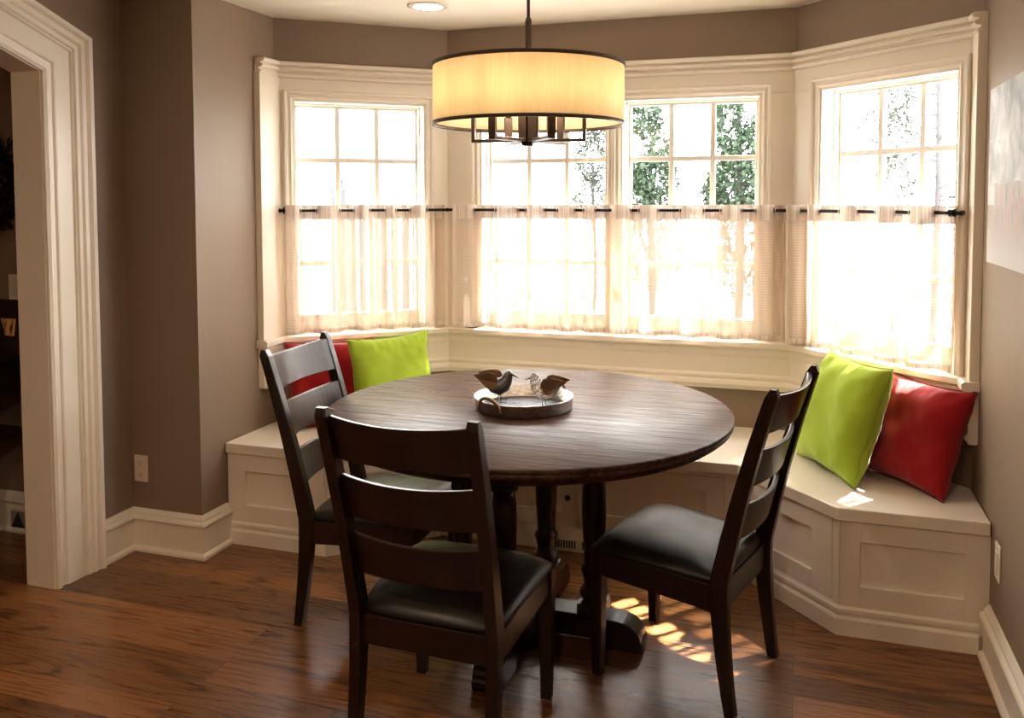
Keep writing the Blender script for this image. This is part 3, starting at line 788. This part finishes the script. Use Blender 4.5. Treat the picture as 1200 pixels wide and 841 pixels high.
def bird(label, loc, face, body_mat, wing_mat, filigree, s=1.0, wing_up=.35):
    r = thing('bird_figurine', label, 'figurine', loc, 0 if face > 0 else PI, 'bird figurines on the tray')
    bz = .064
    spine = [(-.064, bz + .024, .002), (-.046, bz + .013, .013), (-.024, bz + .002, .027), (-.002, bz, .033), (.016, bz + .009, .030), (.027, bz + .025, .0225), (.033, bz + .041, .0185), (.037, bz + .053, .0145), (.040, bz + .061, .005)]
    mb = MB(); mb.tube([V(x * s, 0, z * s) for x, z, q in spine], [q * s for x, z, q in spine], 18)
    o = mb.build('body', body_mat, r)
    if filigree:
        o.modifiers.new('w', 'WIREFRAME').thickness = .0034
    mb = MB(); mb.loft([[V(.048 * s + .0, .006 * s * math.cos(2 * PI * k / 8), (bz + .048 + .006 * math.sin(2 * PI * k / 8)) * s) for k in range(8)], [V(.074 * s, .0008 * math.cos(2 * PI * k / 8), (bz + .036 + .0008 * math.sin(2 * PI * k / 8)) * s) for k in range(8)]])
    mb.build('beak', body_mat, r)
    for sd in (-1, 1):
        # leaf-shaped wing sweeping up to a pointed tail
        ol = [(.020, .030), (.024, .010), (.012, -.010), (-.012, -.014), (-.034, .002), (-.058, .024), (-.078, .036), (-.056, .042), (-.030, .048), (-.006, .050), (.012, .044)]
        c_ = V(-.012, 0, bz + .012); n_ = len(ol); vs = []
        for lay in (0, 1):
            for x, z in ol:
                bulge = .032 - .010 * (abs(x + .02) / .06) ** 2
                vs.append(V((x - .018) * s, sd * (bulge + .0025 * lay) * s, (bz + .006 + z) * s))
        mb = MB(); mb.add(vs, [list(range(n_)), list(range(n_, 2 * n_))[::-1]] + [(i, (i + 1) % n_, (i + 1) % n_ + n_, i + n_) for i in range(n_)])
        if filigree: pass
        mb.build('wing', wing_mat, r, bevel=.001)
    for sd in (-1, 1):
        MB().tube([V(.002 * s, sd * .006 * s, (bz - .022) * s), V(-.004 * s + sd * .006, sd * .010 * s, .002)], .0016, 8).build('leg', M['steel'], r)
        MB().tube([V(-.012 * s + sd * .006, sd * .010 * s, .0016), V(.012 * s + sd * .006, sd * .012 * s, .0016)], .0016, 8).build('foot', M['steel'], r)
    return r
bird('dark metal bird figurine with plain copper wings, left on the tray', (-1.048, 2.955, TZ + .0045), 1, M['steel'], M['copper'], False, 1.0)
bird('openwork silver bird figurine with brown wings, right on the tray', (-.872, 2.935, TZ + .0045), -1, M['silver'], metal('brown_wing_metal', (.20, .12, .07), .4, .3, 80), True, .98)

# ------------------------------------------------------------------ drum pendant
LX, LY = -.930, 2.94
lp = thing('pendant_lamp', 'drum pendant lamp with cream fabric shade hanging over the table', 'lamp', (LX, LY, ZC))
z_ = lambda z: z - ZC
MB().lathe([(.002, 0), (.065, 0), (.065, -.014), (.058, -.022), (.002, -.024)], n=40).build('canopy', M['bronze'], lp)
MB().tube([V(0, 0, z_(2.46)), V(0, 0, z_(2.20))], .0058, 14).build('rod', M['bronze'], lp)
MB().lathe([(.002, z_(2.225)), (.0085, z_(2.225)), (.0115, z_(2.212)), (.0115, z_(1.80)), (.002, z_(1.80))], n=20).build('stem', M['bronze'], lp)
ZS0, ZS1, RS = 1.848, 2.055, .340
MB().lathe([(RS, z_(ZS0)), (RS, z_(ZS1)), (RS - .003, z_(ZS1)), (RS - .003, z_(ZS0)), (RS, z_(ZS0))], n=96, cap=False).build('lamp_shade', M['shade'], lp)
for zz in (ZS0 - .004, ZS1 - .008):
    MB().lathe([(RS + .0035, z_(zz)), (RS + .0035, z_(zz + .012)), (RS - .005, z_(zz + .012)), (RS - .005, z_(zz)), (RS + .0035, z_(zz))], n=96, cap=False).build('shade_rim', M['bronze'], lp)
mb = MB()
for k in range(3):      # spider holding the shade
    a = k * 2 * PI / 3 + .3; mb.tube([V(0, 0, z_(2.04)), V((RS - .002) * math.cos(a), (RS - .002) * math.sin(a), z_(2.04))], .003, 8)
mb.build('spider', M['bronze'], lp)
mb = MB(); mb.box((-.026, -.026, z_(1.785)), (.026, .026, z_(1.90))); mb.box((-.020, -.020, z_(1.772)), (.020, .020, z_(1.785))); mb.build('hub', M['bronze'], lp, bevel=.002)
for k in range(6):
    a = math.radians(10 + 60 * k); m_ = Matrix.Rotation(a, 4, 'Z'); hw = .015
    mb = MB(); mb.box((.018, -hw, z_(1.786)), (.206, hw, z_(1.797)), m_); mb.box((.193, -hw, z_(1.797)), (.206, hw, z_(1.890)), m_)
    mb.box((.026, -hw, z_(1.797)), (.036, hw, z_(1.90)), m_)
    ar = mb.build('arm', M['bronze'], lp, bevel=.0015)
    c_ = m_ @ V(.1995, 0, 0)
    MB().lathe([(.002, 0), (.012, 0), (.012, .040), (.002, .040)], (c_.x, c_.y, z_(1.890)), 16).build('candle_sleeve', M['bronze'], ar)
    MB().lathe([(.002, 0), (.008, .004), (.0145, .024), (.013, .040), (.006, .060), (.001, .068)], (c_.x, c_.y, z_(1.931)), 14).build('bulb', M['bulb'], ar)

# recessed ceiling light
dl = thing('recessed_light', 'round recessed downlight glowing in the ceiling', 'light', (-1.665, 3.715, ZC))
MB().lathe([(.070, -.001), (.095, -.001), (.095, -.004), (.088, -.007), (.070, -.007), (.070, -.001)], n=48, cap=False).build('trim_ring', M['sash'], dl)
MB().lathe([(.001, -.002), (.070, -.002), (.070, -.005), (.001, -.005)], n=48).build('lens', M['downlight'], dl)

# ------------------------------------------------------------------ outlets, switch, picture, hallway things
def plate(name, label, cat, loc, rz, kind):
    r = thing(name, label, cat, loc, rz)
    MB().box((-.036, 0, -.060), (.036, .006, .060)).build('cover_plate', M['plate'], r, bevel=.002)
    if kind == 'outlet':
        for s in (-1, 1):
            o = MB().box((-.018, .005, s * .027 - .017), (.018, .0085, s * .027 + .017)).build('socket', M['plate'], r, bevel=.004)
            mb = MB(); mb.box((-.008, .0082, s * .027 - .006), (-.006, .0092, s * .027 + .006)); mb.box((.006, .0082, s * .027 - .006), (.008, .0092, s * .027 + .006)); mb.box((-.002, .0082, s * .027 - .013), (.002, .0092, s * .027 - .009))
            mb.build('slot', M['slot'], o)
    else:
        MB().box((-.018, .005, -.036), (.018, .010, .036)).build('rocker', M['plate'], r, bevel=.003)
    return r
plate('wall_outlet', 'ivory double power outlet low on the dark pier by the doorway', 'outlet', (-2.822, YP - .0005, .370), PI, 'outlet')
plate('wall_outlet', 'ivory wall plate low on the right wall past the bench', 'outlet', (XR - .0005, 3.122, .383), PI / 2, 'switch')
plate('light_switch', 'ivory light switch on the dim hallway wall', 'switch', (-3.53, YP - .0005, 1.172), PI, 'switch')

def art_mat():
    t = NT('cloudy_tower_print'); b = t.bsdf((.8, .8, .8), .6, spec=.2)
    c = t.n('ShaderNodeTexCoord'); sp = t.n('ShaderNodeSeparateXYZ'); t.l(c.outputs['Object'], sp.inputs[0])
    u, v = sp.outputs[1], sp.outputs[2]     # u towards the camera is negative
    co = t.coords('Object', (1, 4, 4)); n = t.noise(co, 1.6, 6, .6, .4)
    co2 = t.coords('Object', (1, 22, 5)); n2 = t.noise(co2, 2.0, 5, .6)
    sky = t.ramp(n.outputs[0], [(.35, (.26, .26, .28)), (.55, (.48, .475, .48)), (.68, (.62, .62, .63))])
    field = t.ramp(n2.outputs[0], [(.35, (.24, .23, .23)), (.5, (.42, .37, .36)), (.62, (.45, .24, .18)), (.7, (.50, .44, .28))])
    low = t.math('LESS_THAN', v, t.math('ADD', -.055, t.math('MULTIPLY', n.outputs[0], .05)))
    c1 = t.mix(low, sky, field)
    pale = t.math('MINIMUM', 1.0, t.math('MAXIMUM', 0.0, t.math('MULTIPLY', t.math('SUBTRACT', -.10, v), 6.0)))
    c1 = t.mix(pale, c1, (.58, .57, .57))
    def rect(u0, u1, v0, v1):
        a = t.math('MULTIPLY', t.math('GREATER_THAN', u, u0), t.math('LESS_THAN', u, u1)); d = t.math('MULTIPLY', t.math('GREATER_THAN', v, v0), t.math('LESS_THAN', v, v1)); return t.math('MULTIPLY', a, d)
    tow = rect(.230, .275, -.02, .115); win = rect(.238, .267, .075, .105)
    c1 = t.mix(t.math('MULTIPLY', tow, .55), c1, (.38, .40, .40)); c1 = t.mix(t.math('MULTIPLY', win, .6), c1, (.75, .76, .77))
    hut = rect(.30, .42, -.10, -.02); c1 = t.mix(t.math('MULTIPLY', hut, .5), c1, (.80, .80, .80))
    hut2 = rect(.30, .42, -.035, -.02); c1 = t.mix(t.math('MULTIPLY', hut2, .5), c1, (.35, .36, .37))
    t.l(c1, b.inputs['Base Color']); return t.m
pc = thing('wall_picture', 'unframed canvas of clouds and a grey tower on the right wall', 'picture', (XR - .001, 2.94, 1.66))
mb = MB(); mb.box((-.020, -.42, -.298), (0, .405, .298)); mb.build('canvas', art_mat(), pc, bevel=.001)

# hallway wall vent, console, photo frame, wreath
vt = thing('floor_register', 'grey metal vent cut into the hallway baseboard', 'vent', (-3.49, YP - .021, .062))
MB().box((-.095, -.006, -.052), (.095, 0, .052)).build('vent_frame', M['plate'], vt, bevel=.002)
MB().box((-.082, -.0075, -.040), (.082, -.005, .040)).build('damper', M['ventgrey'], vt)
mb = MB()
for x in (-.04, .04): mb.add([V(x - .04, -.0085, -.038), V(x + .04, -.0085, -.038), V(x, -.0085, .038), V(x - .04, -.0072, -.038), V(x + .04, -.0072, -.038), V(x, -.0072, .038)], [(0, 1, 2), (5, 4, 3), (0, 3, 4, 1), (1, 4, 5, 2), (2, 5, 3, 0)])
mb.build('fin', M['slot'], vt)
cs = thing('console_table', 'dark wood console table in the dim hallway', 'table', (-3.86, 2.90, 0))
MB().box((-.50, -.19, .855), (.50, .19, .885)).build('tabletop', M['darkwood'], cs, bevel=.004)
MB().box((-.47, -.17, .70), (.47, .17, .855)).build('apron', M['darkwood'], cs, bevel=.003)
MB().box((-.46, -.16, .50), (.46, .16, .525)).build('shelf', M['darkwood'], cs, bevel=.003)
for sx in (-1, 1):
    for sy in (-1, 1): MB().box((sx * .45 - .02, sy * .15 - .02, 0), (sx * .45 + .02, sy * .15 + .02, .70)).build('leg', M['darkwood'], cs, bevel=.003)
for x0 in (-.46, .01):
    o = MB().box((x0, -.178, .715), (x0 + .45, -.168, .845)).build('drawer', M['darkwood'], cs, bevel=.003)
    MB().ball(V(x0 + .225, -.188, .78), .012).build('knob', M['bronze'], o)
pf = thing('photo_frame', 'small dark framed photo standing on the hallway console', 'picture frame', (-3.425, 2.95, .8855), 0.0)
m_ = Matrix.Rotation(math.radians(-8), 4, 'X')
mb = MB()
for a, b in (((-.125, -.008, 0), (.109, .010, .084)), ((-.125, -.008, .162), (.109, .010, .248)), ((-.125, -.008, .084), (-.062, .010, .162)), ((.055, -.008, .084), (.109, .010, .162))): mb.box(a, b, m_)
mb.build('frame', M['darkwood'], pf, bevel=.002)
def photo_mat():
    t = NT('sepia_tree_photo'); b = t.bsdf((.7, .45, .2), .4); co = t.coords('Object', (40, 40, 6)); n = t.noise(co, 1.2, 5, .6)
    t.l(t.ramp(n.outputs[0], [(.36, (.05, .02, .008)), (.46, (.75, .42, .16)), (.7, (.95, .62, .28))]), b.inputs['Base Color']); return t.m
MB().box((-.063, 0, .083), (.056, .004, .163), m_).build('photo', photo_mat(), pf)
MB().box((-.012, .012, .01), (.012, .016, .20), Matrix.Rotation(math.radians(14), 4, 'X') @ Matrix.Translation((0, .0, 0))).build('easel_back', M['darkwood'], pf)
# wreath of dark leaves on the hallway wall
wr_ = thing('wreath', 'dark leafy wreath hanging on the dim hallway wall', 'wreath', (-3.66, YP - .06, 1.655))
rnd = random.Random(5); mb = MB()
pts = [V(.165 * math.cos(2 * PI * q / 40), 0, .185 * math.sin(2 * PI * q / 40)) for q in range(41)]
MB().tube(pts, .018, 8, cap=False).build('ring', M['bark'], wr_)
def leafquad(mb, c, n, up, l, w):
    a = up.normalized(); b = n.cross(a).normalized(); f = n.normalized()
    mb.add([c - b * w * .1, c + a * l * .5 - b * w * .5 + f * l * .08, c + a * l, c + a * l * .5 + b * w * .5 + f * l * .08], [(0, 1, 2, 3)])
def rv(r): return V(r.gauss(0, 1), r.gauss(0, 1), r.gauss(0, 1)).normalized()
for k in range(1300):
    a = rnd.uniform(0, 2 * PI); d = rv(rnd) * rnd.uniform(.0, .062); c = V(.165 * math.cos(a), 0, .185 * math.sin(a)) + d
    if c.y > .045: c.y = .045
    up = (d.normalized() + rv(rnd) * .6 + V(-math.sin(a), 0, math.cos(a)) * .5); leafquad(mb, c, rv(rnd), up, rnd.uniform(.03, .055), rnd.uniform(.012, .022))
for i, v in enumerate(mb.v):
    if v[1] > .055: mb.v[i] = (v[0], .055, v[2])
tag(mb.build('leaves', M['darkleaf'], wr_), kind='stuff')
MB().tube([V(0, .0595, .225), V(0, .02, .225), V(0, .0, .215), V(0, -.004, .20)], .003, 8).build('hook', M['iron'], wr_)

# ------------------------------------------------------------------ outside
struct(MB().box((-30, 3.0, -.75), (30, 40, -.60)).build('ground_outside', M['patio']))
def canopy(mb, c, rad, n, l, w, rnd, shell=.5):
    for k in range(n):
        d = rv(rnd); rr = rnd.uniform(shell, 1) ** .6
        q = V(c[0] + d.x * rad[0] * rr, c[1] + d.y * rad[1] * rr, c[2] + d.z * rad[2] * rr)
        leafquad(mb, q, rv(rnd), (d + rv(rnd) * .9), rnd.uniform(.6, 1.3) * l, rnd.uniform(.6, 1.3) * w)
def branchy(mb, p, d, ln, r, depth, rnd, spread=.6, up=.15):
    q = p + d * ln; mid = p.lerp(q, .5) + rv(rnd) * ln * .06
    mb.tube([p, mid, q], [r, r * .8, r * .6], 5 if depth > 1 else 4, cap=False)
    if depth == 0: return
    for k in range(3 if depth > 1 else 4):
        nd = (d + rv(rnd) * spread + V(0, 0, up)).normalized(); st = p.lerp(q, rnd.uniform(.45, 1))
        branchy(mb, st, nd, ln * rnd.uniform(.55, .8), r * .55, depth - 1, rnd, spread, up)
def tree(label, loc, crown, mat, seed, trunk_r=.09, trunk_h=3.0, l=.12, w=.07, cat='tree', shell=.3):
    rnd = random.Random(seed); r = thing('evergreen_tree', label, cat, loc)
    mb = MB(); mb.tube([V(0, 0, 0), V(.05, .0, trunk_h * .5), V(0, .05, trunk_h)], [trunk_r, trunk_r * .8, trunk_r * .4], 8)
    for c, rad, n in crown:
        mb.tube([V(0, 0, min(trunk_h, c[2]) * .7), V(*c)], [trunk_r * .4, trunk_r * .15], 6)
    mb.build('trunk', M['bark'], r)
    mb = MB()
    for c, rad, n in crown: canopy(mb, c, rad, int(n * 1.7), l * 1.15, w * 1.25, rnd, shell)
    tag(mb.build('crown', mat, r), kind='stuff'); return r
G = -.60
# beyond the window right of the pendant: two evergreens with a bare shrub between
tree('green evergreen seen in the left panes of the window right of the pendant', (-1.55, 9.2, G),
     [((-.08, 0, 3.05), (.20, .2, .20), 420), ((.03, .1, 2.42), (.26, .25, .28), 700), ((-.22, 0, 2.2), (.25, .25, .35), 500), ((.10, 0, 2.75), (.12, .15, .12), 120), ((0, 0, 1.7), (.35, .3, .5), 500)], M['leafgreen'], 3, .05, 2.6, .055, .034)
tree('tall green evergreen in the right panes of the window right of the pendant', (-.62, 9.0, G),
     [((-.08, 0, 3.0), (.13, .15, .50), 620), ((.20, 0, 2.82), (.15, .2, .20), 300), ((0, 0, 2.32), (.30, .3, .36), 1300), ((-.25, .1, 2.2), (.10, .2, .22), 180), ((.1, 0, 1.7), (.35, .3, .5), 600)], M['leafgreen'], 4, .05, 3.2, .055, .034)
def bare(name, label, loc, seed, h, n, depth=3, mat='twig', spread=.6, r0=.016, cat='shrub', wide=.3):
    rnd = random.Random(seed); r = thing(name, label, cat, loc); mb = MB()
    for k in range(n):
        d = (V(rnd.uniform(-.45, .45), rnd.uniform(-.2, .2), 1)).normalized(); branchy(mb, V(rnd.uniform(-wide, wide), rnd.uniform(-.1, .1), 0), d, h * rnd.uniform(.35, .5), r0, depth, rnd, spread)
    mb.build('branches', M[mat], r); return r
bare('bare_shrub', 'bare winter shrub between the two evergreens outside', (-1.18, 11.6, G), 11, 2.7, 4, 3, r0=.012, wide=.15)
bare('bare_shrub', 'bare twiggy shrub seen through the window behind the pendant', (-3.35, 9.9, G), 12, 2.6, 9, 4, r0=.012, wide=.5)
tree('olive leafed shrub at the right of the window behind the pendant', (-2.42, 10.2, G), [((0, 0, 2.68), (.20, .2, .32), 420), ((.05, 0, 3.15), (.18, .2, .25), 260), ((-.02, 0, 2.2), (.2, .2, .3), 200)], M['leafolive'], 15, cat='shrub', trunk_h=2.6, trunk_r=.03, l=.05, w=.03)
# beyond the right slanted window
rp = thing('pine_tree', 'tall pine trunk with thin boughs outside the right slanted window', 'tree', (1.50, 11.0, G))
rnd = random.Random(21); mb = MB(); mb.tube([V(0, 0, 0), V(.02, 0, 2.5), V(-.03, 0, 5)], [.04, .034, .02], 10)
nd_ = MB()
for k in range(44):
    z = .9 + k * .078; a = rnd.uniform(0, 2 * PI); d = V(math.cos(a), .6 * math.sin(a), rnd.uniform(-.45, .45)).normalized(); ln = rnd.uniform(.25, .5)
    q = V(0, 0, z) + d * ln; mb.tube([V(0, 0, z), V(0, 0, z) + d * ln * .5 + V(0, 0, .03), q], [.014, .010, .005], 5)
    for j in range(14):
        t = rnd.uniform(.35, 1); c = V(0, 0, z) + d * ln * t; leafquad(nd_, c + rv(rnd) * .04, rv(rnd), rv(rnd) + d, .09, .02)
mb.build('trunk', M['bark'], rp); tag(nd_.build('needles', M['leafolive'], rp), kind='stuff')
tree('green conifer left of the pine trunk outside the right slanted window', (1.02, 12.6, G), [((.18, 0, 3.55), (.22, .25, .24), 300), ((.22, 0, 3.0), (.26, .25, .38), 320), ((-.12, 0, 3.15), (.16, .2, .22), 90), ((.2, 0, 2.4), (.25, .25, .35), 260)], M['leafolive'], 31, trunk_h=3.6, trunk_r=.04, l=.06, w=.03)
bare('bare_hedge', 'pale bare hedge low outside the right slanted window', (1.5, 15.2, G), 41, 2.9, 14, 3, cat='hedge', r0=.014, wide=.9)
gsh = thing('garden_shed', 'small white shed outside the right slanted window', 'shed', (.62, 10.9, G))
mb = MB(); mb.box((-.40, -.3, 0), (.38, .3, 2.28)); mb.build('shed_wall', M['white_ext'], gsh)
mb = MB(); mb.add([V(-.45, -.36, 2.28), V(.43, -.36, 2.28), V(.43, .36, 2.28), V(-.45, .36, 2.28), V(-.45, 0, 2.42), V(.43, 0, 2.42)], [(0, 1, 5, 4), (2, 3, 4, 5), (0, 4, 3), (1, 2, 5), (3, 2, 1, 0)]); mb.build('shed_roof', M['white_ext'], gsh)

# beyond the left window: house next door, lantern, arched fence, planter
nb = thing('neighbour_house', 'pale yellow lap sided house corner outside the left window', 'house', (-5.66, 9.2, G))
mb = MB()
for k in range(30):
    z = .1 + k * .155; mb.hexa([V(-2.6, 0, z), V(-.08, 0, z), V(-.08, 2, z), V(-2.6, 2, z)], [V(-2.6, .025, z + .157), V(-.08, .025, z + .157), V(-.08, 2, z + .157), V(-2.6, 2, z + .157)])
mb.build('siding', M['siding'], nb)
MB().box((-.10, -.03, 0), (.02, .1, 4.75)).build('corner_board', M['white_ext'], nb)
MB().box((.0, .9, 0), (1.3, 2.0, 4.6)).build('garage_wall', M['white_ext'], nb)
wl_ = thing('wall_lantern', 'dark wall lantern on the yellow siding outside the left window', 'lantern', (-5.77, 9.195, 2.34))
mb = MB(); mb.tube([V(0, .01, 0), V(.04, -.10, .07), V(.12, -.16, .02)], .012, 8); mb.tube([V(0, .01, -.04), V(.06, -.10, -.01), V(.15, -.16, -.05)], .010, 8); mb.build('bracket', M['iron'], wl_)
mb = MB(); mb.lathe([(.02, -.20), (.035, -.18), (.05, -.06), (.012, -.01)], (.12, -.16, .02), 12); mb.build('lantern_glass', M['siding'], wl_)
fn = thing('arched_fence', 'grey boarded fence panel with an arched white top rail outside', 'fence', (-4.11, 8.0, G))
for k in range(7):
    u = -1 + 2 * (k + .5) / 7; h = 2.02 + .22 * (1 - u * u)
    MB().box((u * .43 - .034, 0, 0), (u * .43 + .034, .03, h)).build('board', M['grey_ext'], fn)
rail = [V(.46 * u, .015, 2.05 + .24 * (1 - u * u)) for u in [-1 + 2 * q / 20 for q in range(21)]]
MB().tube(rail, .022, 8).build('top_rail', M['white_ext'], fn)
pl = thing('planter_box', 'tall grey planter box with a flowering twig outside the left window', 'planter', (-3.785, 6.6, G))
MB().box((-.07, -.07, 0), (.07, .07, 2.28)).build('box', M['grey_ext'], pl, bevel=.006)
MB().box((.012, -.074, .4), (.028, -.069, 2.2)).build('pale_strip', M['siding'], pl)
mb = MB(); rnd = random.Random(3); branchy(mb, V(0, 0, 2.26), V(0, 0, 1), .11, .010, 2, rnd, .5); mb.build('twig', M['twig'], pl)

# unseen eave sized to cut the sun, with slats added to stripe it
ov = thing('sun_cutting_eave', 'unseen eave over the bay with slats added to stripe the sun', 'roof', (0, 0, 0), 0, kind='structure')
nB = -WB.n
def out(W, s, d): q = W.p(s, -d, 0); return (q.x, q.y)
mb = MB(); EZ = 2.63
mb.prism([(-3.2, 3.86), out(WA, -.1, .72), (P1.x - .38, P1.y + .74), (P2.x + .198, P2.y + .478), out(WB, 1.3, .478), (1.5, 3.2), (.66, 3.2), (XR + .1, 3.70), (.03, 4.42), (-1.88, 4.42), (-2.68, 3.86)], EZ, EZ + .10)
mb.build('soffit', M['extwall'], ov)
for k in range(16):
    c = .02 + k * .076
    mb = MB(); WB.slab(mb, c, c + .026, EZ - .05, EZ + .02, -.625, -.36); mb.build('sun_stripe_slat', M['extwall'], ov)

# ------------------------------------------------------------------ light
w = bpy.data.worlds.new('World'); sc.world = w; w.use_nodes = True
bg = w.node_tree.nodes['Background']; bg.inputs[0].default_value = (1.0, .98, .965, 1); bg.inputs[1].default_value = 34

def lamp(name, kind, loc, energy, col, **kw):
    l = bpy.data.lights.new(name, kind); l.energy = energy; l.color = col
    for k, v in kw.items(): setattr(l, k, v)
    o = bpy.data.objects.new(name, l); link(o); o.location = loc; return o
SUNDIR = V(-.67, -.742, -1.51).normalized()
s_ = lamp('sun', 'SUN', (3, 7, 6), 88, (1, .93, .83), angle=.009)
s_.rotation_euler = SUNDIR.to_track_quat('-Z', 'Y').to_euler()
for k in range(3):
    a = math.radians(10 + 120 * k)
    lamp('pendant_bulb_light', 'POINT', (LX + .16 * math.cos(a), LY + .16 * math.sin(a), 1.955), 5.0, (1, .80, .60), shadow_soft_size=.04)
d_ = lamp('downlight_light', 'SPOT', (-1.665, 3.715, ZC - .012), 6, (1, .86, .66), spot_size=2.2, spot_blend=.6, shadow_soft_size=.06)
lamp('hall_fill', 'POINT', (-4.1, 1.6, 2.3), 2.2, (1, .66, .36), shadow_soft_size=.1)  # unseen point light added to keep the hall dimly lit, no fixture
for x, y in ((-1.9, .55), (-.3, .35), (-1.9, -1.2), (-.3, -1.2)):
    lamp('room_fill', 'AREA', (x, y, ZC - .02), 13, (1, .74, .48), shape='DISK', size=.16)  # unseen ceiling fill added to brighten the fronts that face the room

# ------------------------------------------------------------------ camera
cam = bpy.data.cameras.new('camera'); co = bpy.data.objects.new('camera', cam); link(co)
f_, cx, cy = 1005.165, 614.594, 287.776
cam.sensor_width = 36; cam.sensor_fit = 'HORIZONTAL'; cam.lens = f_ / 1200 * 36
cam.shift_x = (600 - cx) / 1200; cam.shift_y = (cy - 420.5) / 1200
pi_, ro, ya = -.0527, -.0012, .3112
Fw = V(-math.sin(ya) * math.cos(pi_), math.cos(ya) * math.cos(pi_), math.sin(pi_)); r_ = V(math.cos(ya), math.sin(ya), 0); u_ = r_.cross(Fw)
RT = r_ * math.cos(ro) + u_ * math.sin(ro); UP = -r_ * math.sin(ro) + u_ * math.cos(ro)
co.matrix_world = Matrix(((RT.x, UP.x, -Fw.x, 0), (RT.y, UP.y, -Fw.y, 0), (RT.z, UP.z, -Fw.z, 1.578), (0, 0, 0, 1)))
cam.clip_start = .05; sc.camera = co

vs_ = sc.view_settings; vs_.view_transform = 'Standard'; vs_.look = 'None'; vs_.gamma = 1; vs_.use_curve_mapping = False; vs_.exposure = .15
sc.cycles.use_denoising = True; sc.cycles.use_adaptive_sampling = False; sc.cycles.use_light_tree = False
sc.cycles.max_bounces = 12; sc.cycles.diffuse_bounces = 6; sc.cycles.transparent_max_bounces = 24; sc.cycles.transmission_bounces = 8
sc.cycles.caustics_reflective = False; sc.cycles.caustics_refractive = False
